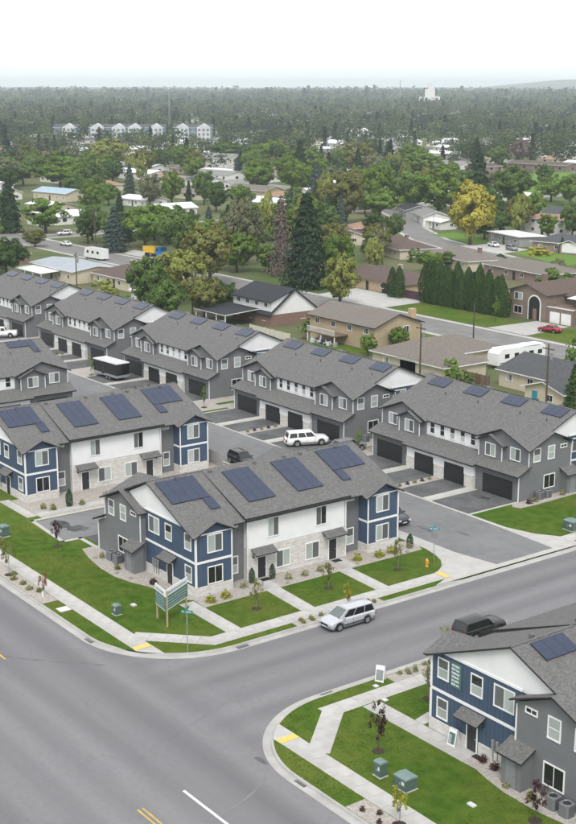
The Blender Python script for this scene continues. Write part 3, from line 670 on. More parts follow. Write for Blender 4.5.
    wh = MB(); wh.prism([(-5.8, v, z) for v, z in ((0.8, 3.1), (15.5, 3.1), (15.5, 5.78), (7.9, 9.0), (0.8, 6.1))], (11.6, 0, 0), 0)
    wh.prism([(-5.7, v, z) for v, z in ((15.0, 0), (17.6, 0), (17.6, 2.78), (15.0, 3.55))], (11.4, 0, 0), 0)
    ww = wh.build('wall', 'white_siding', T); ww['label'] = 'white panelled centre wall'
    MB().box(-5.82, 5.82, 0.75, 2.5, 0, 3.08).build('stone_veneer', 'stone_veneer', T)
    for (a, c) in ((-5.72, -4.42), (-0.82, 0.82), (4.42, 5.72)): MB().box(a, c, 17.0, 17.66, 0, 1.5).build('stone_pier', 'stone_veneer', T)
    # downspouts
    for (x, y, z0, z1) in ((12.53, 15.73, 3.55, 5.55), (-12.53, 15.73, 3.55, 5.55), (12.53, 17.22, 0, 2.9), (-12.53, 17.22, 0, 2.9), (12.55, 8.86, 2.7, 5.55), (-12.55, 8.86, 2.7, 5.55),
                           (5.1, 16.19, 3.4, 5.5), (-5.1, 16.19, 3.4, 5.5), (8.8, 16.19, 3.4, 5.5), (-8.8, 16.19, 3.4, 5.5), (5.86, 0.72, 0, 5.9), (-5.86, 0.72, 0, 5.9), (4.75, 15.56, 3.9, 5.7), (-4.75, 15.56, 3.9, 5.7)):
        MB().box(x-0.045, x+0.045, y-0.04, y+0.04, z0, z1).build('downspout', 'white_trim', T)
    # ---- roofs -------------------------------------------------------
    r = MB(); lr = MB()
    for s in (-1, 1):
        slab(r, [(s*u, v, fz(v)) for u, v in ((6.1, 7.9), (12.42, 7.9), (12.42, -0.12), (10.02, 2.66), (7.62, -0.12), (7.62, 0.42), (6.1, 0.42))])
        slab(r, [(s*10.02, -0.45, 6.955), (s*10.02, 2.70, 6.955), (s*12.42, -0.12, 5.78), (s*12.42, -0.45, 5.78)])
        slab(r, [(s*10.02, -0.45, 6.955), (s*10.02, 2.70, 6.955), (s*7.62, -0.12, 5.78), (s*7.62, -0.45, 5.78)])
        # rear gable
        slab(r, [(s*8.45, 16.1, 7.46), (s*8.45, 11.93, 7.46), (s*12.95, 16.1, 5.70)])
        slab(r, [(s*8.45, 16.1, 7.46), (s*8.45, 11.93, 7.46), (s*4.35, 15.75, 5.86), (s*4.05, 16.1, 5.71)])
        # small gable
        slab(r, [(s*6.95, 16.55, 6.58), (s*6.95, 14.5, 6.58), (s*9.2, 14.5, 5.56), (s*9.2, 16.55, 5.56)], 0.13)
        slab(r, [(s*6.95, 16.55, 6.58), (s*6.95, 14.05, 6.58), (s*4.7, 14.05, 5.56), (s*4.7, 16.55, 5.56)], 0.13)
        # end gable, front-facing cheek
        slab(r, [(s*11.6, 12.14, 7.365), (s*12.95, 12.14, 7.365), (s*12.95, 8.5, 5.84), (s*11.6, 8.5, 5.84)], 0.13)
        # closet shed roof
        aw = MB(); slab(aw, [(s*12.35, 8.3, 3.02), (s*12.35, 10.65, 3.02), (s*13.85, 10.65, 2.28), (s*13.85, 8.3, 2.28)], 0.12); aw.build('closet_roof', ['shingle_gray', 'fascia_black'], T)
        # garage shed roof
        slab(lr, [(s*5.9, 15.62, 3.97), (s*12.9, 15.62, 3.97), (s*12.9, 17.75, 3.06), (s*5.9, 17.75, 3.06)], 0.16)
    slab(lr, [(-6.15, 15.45, 4.06), (6.15, 15.45, 4.06), (6.15, 18.12, 2.92), (-6.15, 18.12, 2.92)], 0.16)
    slab(r, [(u, v, fz(v)+0.06+0.2*(7.9-v)/7.5) for u, v in ((-6.25, 7.93), (6.25, 7.93), (6.25, 0.38), (-6.25, 0.38))], 0.34)
    slab(r, [(u, v, rz_(v)) for u, v in ((-12.42, 7.9), (12.42, 7.9), (12.42, 12.14), (12.95, 12.14), (12.95, 16.1), (8.45, 11.95), (4.4, 15.8), (-4.4, 15.8), (-8.45, 11.95), (-12.95, 16.1), (-12.95, 12.14), (-12.42, 12.14))])
    for (c, dr) in ((-4.2, 1), (4.2, 1)):      # door awnings on the front
        aw = MB(); slab(aw, [(c-1.25, 0.74, 3.06), (c+1.25, 0.74, 3.06), (c+1.25, -0.2, 2.62), (c-1.25, -0.2, 2.62)], 0.1); aw.build('awning', ['shingle_gray', 'fascia_black'], T)
    for s in (-1, 1):                          # side door awnings
        aw = MB(); slab(aw, [(s*12.0, 3.2, 2.98), (s*12.0, 5.55, 2.98), (s*12.9, 5.55, 2.5), (s*12.9, 3.2, 2.5)], 0.1); aw.build('awning', ['shingle_gray', 'fascia_black'], T)
    ro = r.build('roof', ['shingle_gray', 'fascia_black'], T); lr.build('garage_roof', ['shingle_gray', 'fascia_black'], T)
    gt = MB(); gt.box(-6.2, 6.2, 0.18, 0.37, 5.95, 6.14); gt.build('gutter', 'fascia_black', ro)
    MB().box(-12.4, -6.3, 7.78, 8.02, 9.13, 9.17).build('ridge_cap', 'shingle_gray', ro); MB().box(6.3, 12.4, 7.78, 8.02, 9.13, 9.17).build('ridge_cap', 'shingle_gray', ro)
    for x in (-9.3, -5.6, -0.4, 3.2, 5.2, 9.8):
        MB().box(x-0.16, x+0.16, 7.2, 7.5, fz(7.35)+0.02, fz(7.35)+0.28).build('roof_vent', 'shingle_gray', ro)
    for x in (-10.4, -6.2, 0.7, 6.4): MB().cyl((x, 10.8), 0.05, rz_(10.8)-0.05, rz_(10.8)+0.35, 6).build('vent_pipe', 'metal_dark', ro)
    # awning brackets
    for c in (-4.2, 4.2):
        for q in (-1.05, 1.05):
            MB().tube([(c+q, 0.76, 2.35), (c+q, -0.05, 2.62)], 0.035, 4).build('bracket', 'white_trim', T)
    # ---- doors -------------------------------------------------------
    def door(x, y, rz, m='door_dark', trimmed=True):
        d = MB(); d.box(-0.45, 0.45, -0.035, 0.0, 0.05, 2.06)
        for (a, c) in ((-0.33, -0.04), (0.04, 0.33)):
            for (z0, z1) in ((0.2, 0.85), (0.98, 1.45), (1.55, 1.9)): d.box(a, c, -0.05, -0.035, z0, z1)
        o = d.build('door', m, T, (x, y, 0.0), rz)
        if trimmed:
            f = MB(); f.box(-0.56, -0.452, -0.055, 0, 0.0, 2.18); f.box(0.452, 0.56, -0.055, 0, 0.0, 2.18); f.box(-0.452, 0.452, -0.055, 0, 2.07, 2.18); f.build('frame', 'white_trim', o)
        MB().box(0.30, 0.38, -0.10, -0.035, 0.98, 1.06).build('handle', 'metal_galv', o)
        return o
    door(-4.25, 0.745, 0); door(4.25, 0.745, 0)
    for s in (-1, 1):
        door(s*12.07, 4.35, s*PI/2); door(s*13.502, 9.45, s*PI/2, 'door_gray', False)
    # garage doors
    def garage(x0, x1, y, h=2.25):
        d = MB()
        for k in range(4): d.box(x0+0.05, x1-0.05, y, y+0.03, 0.03+k*(h-0.05)/4, (k+1)*(h-0.05)/4)
        d.box(x0, x1, y-0.01, y+0.018, 0.02, h)
        o = d.build('garage_door', 'garage_dark', T)
        return o
    garage(6.9, 11.7, 17.2); garage(-11.7, -6.9, 17.2); garage(0.9, 4.3, 17.6); garage(-4.3, -0.9, 17.6)
    for (a, c, y, z0, m) in ((0.9, 4.3, 17.6, 1.5, 'white_trim'), (-4.3, -0.9, 17.6, 1.5, 'white_trim'), (6.9, 11.7, 17.2, 0, 'gray_siding'), (-11.7, -6.9, 17.2, 0, 'gray_siding')):
        gf = MB(); gf.box(a-0.1, a+0.03, y, y+0.06, z0, 2.25); gf.box(c-0.03, c+0.1, y, y+0.06, z0, 2.25); gf.box(a-0.1, c+0.1, y, y+0.06, 2.25, 2.37); gf.build('garage_trim', m, T)
    # ---- windows -----------------------------------------------------
    for s in (-1, 1):
        window(T, s*9.95, -0.005, 3.98, 1.68, 1.75, 0); window(T, s*9.95, -0.005, 0.98, 1.68, 1.72, 0)
        window(T, s*6.95, 1.395, 0.75, 0.95, 1.75, 0, 'hung', 'bs'); window(T, s*6.95, 1.395, 5.28, 0.95, 0.55, 0, 'slider', 'bb')
        window(T, s*2.85, 0.795, 3.78, 1.38, 1.95, 0, 'slider', 'bs' if s < 0 else 'sd'); window(T, s*1.75, 0.745, 0.55, 1.75, 1.75, 0, 'slider', 'sb' if s < 0 else 'bs')
        e = s*12.005; q = s*PI/2
        window(T, e, 1.25, 4.2, 1.15, 1.6, q, 'hung', 'bs'); window(T, e, 4.6, 4.2, 1.2, 1.6, q, 'hung', 'bd'); window(T, e, 7.2, 4.2, 1.95, 1.65, q, 'slider', 'sb')
        window(T, e, 1.25, 1.15, 1.15, 1.6, q, 'hung', 'bs')
        e = s*12.505
        window(T, e, 10.15, 5.2, 1.1, 0.48, q, 'slider', 'dd'); window(T, e, 12.15, 4.2, 1.15, 1.6, q, 'hung', 'bb'); window(T, e, 14.45, 4.2, 1.15, 1.6, q, 'hung', 'bs')
        window(T, e, 12.3, 0.85, 1.85, 1.65, q, 'slider', 'dd')
        window(T, s*6.95, 16.155, 3.95, 1.65, 1.55, PI, 'slider', 'bs' if s > 0 else 'sb'); window(T, s*10.45, 15.725, 4.1, 1.6, 1.5, PI, 'slider', 'bs')
    for k, lk in zip(range(-2, 3), ('dd', 'bd', 'bd', 'dd', 'dd')):
        window(T, k*1.74, 15.505, 4.3, 0.9, 1.5, PI, 'hung', lk)
    # meters on the end wall, house lights
    for s in (-1, 1):
        m = MB()
        for k in range(3): m.box(*sorted((s*12.06, s*12.2)), 6.3+k*0.42, 6.56+k*0.42, 1.0, 1.75); m.tube([(s*12.1, 6.43+k*0.42, 0.3), (s*12.1, 6.43+k*0.42, 1.0)], 0.04, 5)
        m.build('meter_bank', 'metal_gray', T)
        MB().box(*sorted((s*12.02, s*12.16)), 5.3, 5.45, 2.2, 2.45).build('wall_light', 'metal_dark', T)
    for x in (-5.2, 5.2): MB().box(x-0.08, x+0.08, 0.62, 0.75, 2.15, 2.45).build('wall_light', 'metal_dark', T)
    return T
TH = make_townhouse()
PAN = MB(); PAN.box(-0.5, 0.5, -0.83, 0.83, 0.03, 0.055, 0)
PANF = MB(); PANF.box(-0.512, -0.5, -0.842, 0.842, 0, 0.06); PANF.box(0.5, 0.512, -0.842, 0.842, 0, 0.06); PANF.box(-0.5, 0.5, -0.842, -0.83, 0, 0.06); PANF.box(-0.5, 0.5, 0.83, 0.842, 0, 0.06); PANF.box(-0.5, 0.5, -0.83, 0.83, 0.0, 0.028)
pan_me = PAN.mesh('solar_panel', 'solar'); panf_me = PANF.mesh('frame', 'solar_frame')
def panels(T, cells, rear=False, lift=0.07):
    sl = math.atan(0.42)
    for (u, v) in cells:
        o = link('solar_panel', pan_me, T)
        if rear: o.location = (u, v, rz_(v)+lift); o.rotation_euler = (-sl, 0, 0)
        else:
            raised = 0.06+0.2*(7.9-v)/7.5 if abs(u) < 6.2 else 0
            o.location = (u, v, fz(v)+lift+raised); o.rotation_euler = (sl if abs(u) > 6.2 else math.atan(0.42-0.2/7.5), 0, 0)
        link('frame', panf_me, o)
du, dv = 1.035, 1.55                            # plan pitch of a panel on the slope
front_cells = []
for i in range(3):
    for j in range(3): front_cells += [(-4.0+i*du, 3.1+j*dv), (1.75+i*du, 3.1+j*dv)]
for i in range(4):
    for j in range(2): front_cells += [(-11.2+i*du, 5.05+j*dv), (7.6+i*du, 5.05+j*dv)]
front_cells += [(-8.0, 3.45), (7.6, 3.45)]
front_cells = [c for c in front_cells if not (abs(c[0]) < 6.2 and False)]
rear_cells = [(c+i*du, 9.0) for c in (-11.0, -4.55, 1.85, 8.3) for i in range(3)]
def place(loc, rz, label, rear, cells):
    global TH
    o = TH if 'label' not in TH else copy_tree(TH0)
    o.location = loc; o.rotation_euler[2] = rz
    tag(o, label, 'townhouse', 'new townhouses with grey roofs and solar panels')
    ALLTH.append((o, rear, cells)); return o
ALLTH = []
TH0 = TH
place((-96.1, 72.7, 0), PI/2, 'blue and white townhouse block at the street corner, minivan parked in front', False, front_cells)
place((-131.1, 72.8, 0), PI/2, 'blue and white townhouse block directly behind the street-corner block', False, front_cells)
place((-184.2, 72.8, 0), -PI/2, 'grey garage-side townhouse at the left edge, facing the second blue and white block', True,
      [(-7.2-i*du, 8.75) for i in range(4)] + [(-10.3, 10.3)])
place((-64.9, 72.7, 0), -PI/2, 'blue and grey townhouse in the bottom right corner with a black vehicle parked behind', True, rear_cells)
rl = ['grey garage-side townhouse at the right beside the green lawn, nearest of the rear row', 'grey townhouse with a white sport utility vehicle on its drive, in the rear row',
      'grey townhouse in the middle of the rear row, beside the black and white cargo trailer', 'grey townhouse in the rear row left of the cargo trailer', 'grey townhouse at the far left end of the rear row, white pickup in front']
for cx, lb in zip(ROWS, rl): place((cx, 122.05, 0), PI, lb, True, rear_cells)
for o, rear, cells in ALLTH: panels(o, cells, rear)

# ================================================================== VEHICLES
def lerp_tab(tab, x):
    if x <= tab[0][0]: return tab[0][1]
    for (a, va), (b, vb) in zip(tab[:-1], tab[1:]):
        if x <= b: return va+(vb-va)*(x-a)/(b-a)
    return tab[-1][1]
def vehicle(name, label, cat, loc, heading, S, paint, group=None, glass='car_glass'):
    """S: dict with L, W, H, belt (list of x,z from front to rear), wheels (x positions), wr, gh (greenhouse x: base0, roof0, roof1, base1), zb.
    local x runs from the front bumper (0) to the rear, origin on the ground under the middle"""
    L, W, H = S['L'], S['W'], S['H']; hw = W/2; wr = S['wr']; zb0 = S.get('zb', 0.24)
    T = tag(empty(name, loc, heading), label, cat, group)
    xs = sorted(set([0, 0.04, 0.14, 0.3] + [L*i/44 for i in range(2, 43)] + [L-0.3, L-0.14, L-0.04, L]))
    body = MB(); rings = []
    for x in xs:
        zt = lerp_tab(S['belt'], x); zb = zb0+0.16*max(0, 1-x/0.35)+0.14*max(0, 1-(L-x)/0.4)
        arch = False
        for xw in S['wheels']:
            d = abs(x-xw); ra = wr+0.07
            if d < ra: zb = max(zb, wr+math.sqrt(ra*ra-d*d)); arch = True
        e = min(x, L-x); tw = 1-0.22*max(0, 1-e/0.35)**2 - 0.05*max(0, 1-e/1.2)
        zb = min(zb, zt-0.12); hm = zb+(zt-zb)*0.45
        pr = [(hw*tw*0.93, zb), (hw*tw, max(hm, zb+0.02)), (hw*tw*0.985, zt-0.10), (hw*tw*0.90, zt-0.02), (hw*tw*0.55, zt+S.get('crown', 0.03))]
        ring = [(x-L/2, y, z) for y, z in pr] + [(x-L/2, -y, z) for y, z in reversed(pr)]
        rings.append(ring)
    k = len(rings[0]); n0 = 0
    for r in rings: body.v += r
    for i in range(len(rings)-1):
        for j in range(k):
            a = i*k+j; b = i*k+(j+1) % k
            body.f.append((a, b, b+k, a+k)); body.m.append(0)
    body.f.append(tuple(range(k))); body.m.append(0); body.f.append(tuple(reversed(range((len(rings)-1)*k, len(rings)*k)))); body.m.append(0)
    bo = body.build('body', paint, T, smooth=True)
    # greenhouse
    b0, r0, r1, b1 = S['gh']; zt = H; wi = 0.88; wr_ = S.get('roofw', 0.70)
    def zb_at(x): return lerp_tab(S['belt'], x)-0.05
    zroof0 = H-0.06
    B = [(b0-L/2, zb_at(b0)), (b1-L/2, zb_at(b1))]; Rf = [(r0-L/2, zroof0), (r1-L/2, zroof0-S.get('rdrop', 0.02))]
    gh = MB(); yb, yr = hw*wi, hw*wr_
    P = lambda t, h, side: Vector(((B[0][0]+(B[1][0]-B[0][0])*t)*(1-h)+(Rf[0][0]+(Rf[1][0]-Rf[0][0])*t)*h, side*(yb*(1-h)+yr*h), (B[0][1]+(B[1][1]-B[0][1])*t)*(1-h)+(Rf[0][1]+(Rf[1][1]-Rf[0][1])*t)*h))
    c = [P(0, 0, -1), P(1, 0, -1), P(1, 0, 1), P(0, 0, 1), P(0, 1, -1), P(1, 1, -1), P(1, 1, 1), P(0, 1, 1)]
    n = 10; tops = []
    gh.poly([c[0], c[1], c[5], c[4]]); gh.poly([c[2], c[3], c[7], c[6]]); gh.poly([c[3], c[0], c[4], c[7]]); gh.poly([c[1], c[2], c[6], c[5]])
    # crowned roof
    m = 6
    for i in range(m+1):
        for j in range(m+1):
            s, t = i/m, j/m; p = P(s, 1, -1)*(1-t)+P(s, 1, 1)*t; p.z += 0.07*(1-(2*t-1)**2)*min(1, 4*s*(1-s)+0.35); tops.append(p)
    base = len(gh.v); gh.v += [tuple(p) for p in tops]
    for i in range(m):
        for j in range(m):
            a = base+i*(m+1)+j; gh.f.append((a, a+m+1, a+m+2, a+1)); gh.m.append(0)
    gh.build('roof', S.get('roofmat', paint), T)
    off = 0.008
    def pane(q, nm, gm=glass):
        q = [Vector(p) for p in q]; nn = (q[1]-q[0]).cross(q[3]-q[0]).normalized(); ctr = sum(q, Vector())/4
        if nn.dot(ctr-Vector((0, 0, 0.6))) < 0: nn = -nn
        MB().prism([p+nn*off for p in q], -nn*0.006).build(nm, gm, T)
    for side in (-1, 1):
        for (t0, t1) in S['side']: pane([P(t0, 0.16, side), P(t1, 0.16, side), P(t1-0.01, 0.90, side), P(t0+0.01, 0.90, side)], 'side_window')
    def ends(t, h, y): a = P(t, h, -1); b = P(t, h, 1); return a*(1-y)+b*y
    pane([ends(0, 0.10, 0.05), ends(0, 0.10, 0.95), ends(0, 0.93, 0.93), ends(0, 0.93, 0.07)], 'windshield', S.get('wsglass', glass))
    pane([ends(1, 0.2, 0.08), ends(1, 0.2, 0.92), ends(1, 0.9, 0.9), ends(1, 0.9, 0.1)], 'rear_window')
    # wheels
    for xw in S['wheels']:
        for side in (-1, 1):
            y = side*(hw-0.12)
            t = MB(); t.disc_x((0, 0, 0), wr, 0.22, 18); o = t.build('wheel', 'rubber', T, (xw-L/2, y, wr))
            MB().disc_x((0, side*0.09, 0), wr*0.66, 0.06, 14).build('rim', S.get('rimmat', 'rim'), o)
    # lamps, grille, bumpers, mirrors
    zf = lerp_tab(S['belt'], 0.1); zr = lerp_tab(S['belt'], L-0.1)
    for side in (-1, 1):
        y0, y1 = sorted((side*hw*0.48, side*hw*0.82))
        MB().prism([(-L/2-0.01, y0, zf-0.22), (-L/2-0.01, y1, zf-0.22), (-L/2+0.02, y1, zf-0.05), (-L/2+0.02, y0, zf-0.05)], (0.22, 0, 0.02)).build('headlight', 'headlight', T)
        MB().box(L/2-0.05, L/2+0.012, *sorted((side*hw*0.60, side*hw*0.80)), zr-0.42, zr-0.06).build('taillight', 'taillight', T)
        xm = b0+(r0-b0)*0.35-L/2
        MB().box(xm, xm+0.16, *sorted((side*hw*0.93, side*(hw+0.14))), zb_at(b0)+0.08, zb_at(b0)+0.25).build('mirror', paint, T)
        for t in S.get('handles', (0.42, 0.7)):
            p = P(t, 0, side); MB().box(p.x-0.09, p.x+0.09, *sorted((side*hw*0.97, side*hw*1.005)), p.z-0.16, p.z-0.12).build('door_handle', paint, T)
    MB().box(-L/2-0.008, -L/2+0.05, -hw*0.42, hw*0.42, zf-0.30, zf-0.12).build('grille', 'plastic_black', T)
    MB().box(-L/2-0.012, -L/2+0.04, -0.26, 0.26, 0.42, 0.54).build('number_plate', 'plate', T)
    MB().box(-L/2+0.3, L/2-0.25, -hw*0.80, hw*0.80, zb0-0.06, zb0+0.22).build('underbody', 'plastic_black', T)
    for side in (-1, 1):
        for t in S.get('seams', (0.10, 0.365, 0.68)):      # door gaps and sill moulding
            p = P(t, 0, side); MB().box(p.x-0.012, p.x+0.012, *sorted((side*hw*0.95, side*hw*1.003)), zb0+0.12, p.z-0.04).build('door_gap', 'plastic_black', T)
        MB().box(S['wheels'][0]-L/2+wr+0.12, S['wheels'][1]-L/2-wr-0.12, *sorted((side*hw*0.93, side*hw*1.008)), zb0+0.2, zb0+0.27).build('sill_moulding', 'plastic_black', T)
    MB().box(L/2-0.02, L/2+0.013, -0.27, 0.27, 0.62, 0.74).build('number_plate', 'plate', T)
    return T
VAN = dict(L=5.1, W=1.98, H=1.76, wr=0.345, wheels=(0.98, 4.02), gh=(0.92, 2.0, 4.78, 5.02), roofw=0.72, wsglass='car_glass_clear',
           belt=[(0, 0.70), (0.06, 0.82), (0.4, 0.95), (1.0, 1.05), (1.3, 1.08), (4.9, 1.08), (5.02, 0.98), (5.1, 0.75)], side=((0.085, 0.355), (0.37, 0.675), (0.69, 0.96)))
SUV = dict(L=5.6, W=2.05, H=1.92, wr=0.40, wheels=(1.0, 4.25), gh=(1.5, 2.15, 5.25, 5.5), roofw=0.76,
           belt=[(0, 0.75), (0.06, 1.0), (0.4, 1.10), (1.5, 1.17), (5.4, 1.17), (5.55, 1.05), (5.6, 0.8)], side=((0.06, 0.34), (0.37, 0.63), (0.67, 0.95)))
CUV = dict(L=4.7, W=1.88, H=1.68, wr=0.36, wheels=(0.92, 3.66), gh=(1.15, 2.0, 4.1, 4.6), roofw=0.72,
           belt=[(0, 0.62), (0.06, 0.82), (0.4, 0.93), (1.2, 1.02), (4.5, 1.06), (4.65, 0.95), (4.7, 0.7)], side=((0.08, 0.42), (0.45, 0.74), (0.78, 0.95)))
SEDAN = dict(L=4.75, W=1.84, H=1.45, wr=0.33, wheels=(0.9, 3.7), gh=(1.2, 2.1, 3.35, 4.1), roofw=0.70,
             belt=[(0, 0.55), (0.06, 0.70), (0.5, 0.80), (1.3, 0.90), (3.9, 0.95), (4.6, 0.94), (4.72, 0.8), (4.75, 0.6)], side=((0.10, 0.48), (0.52, 0.90)))
PICK = dict(L=5.9, W=2.05, H=1.92, wr=0.40, wheels=(1.0, 4.65), gh=(1.55, 2.2, 3.6, 3.95), roofw=0.74,
            belt=[(0, 0.75), (0.06, 1.0), (0.4, 1.12), (1.6, 1.18), (5.8, 1.22), (5.86, 1.15), (5.9, 0.8)], side=((0.10, 0.50), (0.54, 0.93)))
RZV = RZ+0.0
vehicle('minivan', 'silver minivan parked at the kerb in front of the blue and white corner townhouse', 'minivan', (-83.55, 68.1, RZV), PI/2, VAN, 'paint_silver')
vehicle('sport_utility_vehicle', 'large white sport utility vehicle on the drive of the grey garage-side townhouse', 'suv', (-132.6, 100.9, 0.01), rad(-112), SUV, 'carpaint_white')
vehicle('parked_car', 'silver grey car next to the white sport utility vehicle, half hidden by a roof', 'car', (-127.0, 103.4, 0.01), rad(-92), CUV, 'paint_gray')
vehicle('parked_car', 'dark grey crossover in the lane behind the right end of the corner townhouse', 'car', (-102.3, 89.3, 0.01), rad(180-4), CUV, 'paint_charcoal')
vehicle('parked_car', 'black car in the lane behind the roof, between the two blue and white townhouses', 'car', (-129.9, 88.9, 0.01), rad(180-6), CUV, 'paint_black')
vehicle('pickup', 'white pickup on the drive at the far left end of the rear row', 'pickup', (-226.5, 101.6, 0.01), rad(60), PICK, 'carpaint_white')
vehicle('sport_utility_vehicle', 'black sport utility vehicle on the side street behind the bottom right roof', 'suv', (-75.1, 75.6, RZV), -PI/2, dict(SUV, L=4.9, H=1.75, wheels=(0.95, 3.8), gh=(1.55, 2.2, 4.55, 4.8), belt=[(0, 0.75), (0.06, 0.95), (0.4, 1.05), (1.5, 1.12), (4.7, 1.12), (4.85, 1.0), (4.9, 0.8)]), 'paint_black')
vehicle('parked_car', 'red sedan on the concrete drive of the brown arched house', 'car', (-170.5, 187.5, GZ+0.02), rad(10), SEDAN, 'paint_red')
vehicle('parked_car', 'small maroon car on the street just right of the black-roofed white house', 'car', (-216, 170, GZ+0.02), rad(0), SEDAN, 'paint_red')
vehicle('parked_car', 'white sedan on the background street at the left, beyond the metal roof', 'car', (-351, 179, GZ+0.02), rad(3), SEDAN, 'carpaint_white')
vehicle('parked_car', 'navy car on the background street near the blue spruce', 'car', (-335, 181, GZ+0.02), rad(180), SEDAN, 'paint_navy')
vehicle('parked_car', 'white sedan in the drive beside the flat-roofed carport house', 'car', (-275.5, 277.5, GZ+0.02), rad(165), SEDAN, 'carpaint_white')
vehicle('parked_car', 'grey crossover in the drive beside the rose-brick ranch house', 'car', (-266.0, 275.2, GZ+0.02), rad(165), CUV, 'paint_gray')
vehicle('parked_car', 'blue car beyond the olive tree in the middle distance', 'car', (-292, 251, GZ+0.02), rad(165), SEDAN, 'paint_blue')
vehicle('parked_car', 'grey car parked by the shed under the tall grey pine', 'car', (-283, 186, GZ+0.02), rad(170), CUV, 'paint_gray')
vehicle('parked_car', 'white crossover parked near the dark round tree in the left street', 'car', (-377, 192, GZ+0.02), rad(80), CUV, 'carpaint_white')
# cargo trailer (black sides, white roof)
t = tag(empty('cargo_trailer', (-183.3, 100.6, 0.01), rad(4)), 'black enclosed cargo trailer with white roof by the rear row of townhouses', 'trailer')
MB().box(-3.3, 3.3, -1.2, 1.2, 0.55, 2.75).build('body', 'paint_black', t)
MB().box(-3.34, 3.34, -1.24, 1.24, 2.75, 2.9).build('roof', 'carpaint_white', t)
nb = MB(); nb.prism([(-3.3, -1.2, 0.55), (-3.3, 1.2, 0.55), (-4.0, 0.35, 0.55), (-4.0, -0.35, 0.55)], (0, 0, 2.2)); nb.build('nose', 'carpaint_white', t)
MB().box(-3.31, 3.31, -1.21, 1.21, 0.56, 0.95).build('stone_guard', 'metal_galv', t)
MB().box(-1.0, -0.2, -1.215, -1.2, 0.75, 2.5).build('side_door', 'plastic_black', t)
for x in (0.5, 1.35):
    for s in (-1, 1):
        o = MB().disc_x((0, 0, 0), 0.34, 0.22, 14).build('wheel', 'rubber', t, (x, s*1.16, 0.34)); MB().disc_x((0, s*0.09, 0), 0.2, 0.06, 12).build('rim', 'rim', o)
MB().tube([(-4.0, 0, 0.5), (-5.0, 0, 0.5)], 0.06, 6).build('tongue', 'metal_dark', t); MB().cyl((-4.9, 0), 0.05, 0, 0.6, 6).build('jack', 'metal_dark', t)
# caravan beside the cream house
t = tag(empty('travel_trailer', (-152.8, 160.2, GZ), rad(89)), 'long white travel trailer between the taupe ranch roof and the cream house', 'caravan')
b = MB(); b.prism([(-5.4, -1.25, 0.6), (5.0, -1.25, 0.6), (5.5, -1.25, 1.4), (5.5, -1.25, 3.0), (-4.3, -1.25, 3.3), (-5.4, -1.25, 2.6)], (0, 2.5, 0)); b.build('body', 'carpaint_white', t)
MB().box(-4.2, 5.2, -1.1, 1.1, 3.2, 3.3).build('roof', 'roof_white', t); MB().box(-5.0, 5.0, -1.265, 1.265, 0.9, 1.1).build('stripe', 'paint_gray', t)
for x in (-3.4, -1.2, 2.2, 4.2):
    for s in (-1, 1): MB().box(x-0.5, x+0.5, *sorted((s*1.25, s*1.275)), 1.7, 2.4).build('window', 'pane_dark', t)
MB().box(0.2, 0.9, -1.28, -1.25, 0.7, 2.6).build('door', 'plate', t); MB().box(1, 2, -0.4, 0.4, 3.3, 3.55).build('air_conditioner', 'carpaint_white', t)
for x in (-0.6, 0.5):
    for s in (-1, 1): MB().disc_x((0, 0, 0), 0.36, 0.22, 12).build('wheel', 'rubber', t, (x, s*1.05, 0.36))
MB().tube([(-5.4, 0, 0.6), (-6.4, 0, 0.6)], 0.06, 6).build('tongue', 'metal_dark', t); MB().cyl((-6.2, 0), 0.06, 0, 0.65, 6).build('jack', 'metal_dark', t)
# motorhome on the left street
t = tag(empty('motorhome', (-318, 171, GZ+0.02), rad(5)), 'cream motorhome beyond the grey metal roof on the left', 'motorhome')
b = MB(); b.prism([(-4.2, -1.2, 0.5), (4.2, -1.2, 0.5), (4.2, -1.2, 3.1), (-3.4, -1.2, 3.1), (-3.9, -1.2, 2.0)], (0, 2.4, 0)); b.build('body', 'carpaint_white', t)
for x in (-2.2, 0.2, 2.6): MB().box(x-0.5, x+0.5, -1.22, -1.2, 1.7, 2.4).build('window', 'pane_dark', t)
MB().box(-4.0, -3.86, -1.0, 1.0, 1.5, 2.3).build('windshield', 'pane_dark', t)
for x in (-2.8, 2.4):
    for s in (-1, 1): MB().disc_x((0, 0, 0), 0.4, 0.24, 12).build('wheel', 'rubber', t, (x, s*1.05, 0.4))
# skip lorry with yellow box and blue cab
t = tag(empty('dump_truck', (-313, 186.5, GZ+0.02), rad(2)), 'truck with yellow dump body and blue cab parked by the green trees', 'truck')
b = MB(); b.prism([(-4.2, -1.25, 1.1), (1.2, -1.25, 1.1), (1.7, -1.25, 2.9), (-4.6, -1.25, 2.7)], (0, 2.5, 0)); b.build('dump_body', 'carpaint_yellow', t)
for k in range(6): MB().box(-4.0+k*0.95, -3.86+k*0.95, -1.31, -1.25, 1.15, 2.7).build('rib', 'carpaint_yellow', t)
b = MB(); b.prism([(2.0, -1.2, 0.6), (4.6, -1.2, 0.6), (4.6, -1.2, 1.7), (3.9, -1.2, 1.9), (3.6, -1.2, 2.9), (2.0, -1.2, 2.9)], (0, 2.4, 0)); b.build('cab', 'paint_blue', t)
MB().box(2.3, 3.3, -1.22, -1.2, 1.9, 2.6).build('side_window', 'pane_dark', t); MB().box(-4.2, 4.3, -0.5, 0.5, 0.7, 1.1).build('chassis', 'metal_dark', t)
for x in (-3.2, -2.0, 3.4):
    for s in (-1, 1): MB().disc_x((0, 0, 0), 0.5, 0.3, 12).build('wheel', 'rubber', t, (x, s*1.05, 0.5))

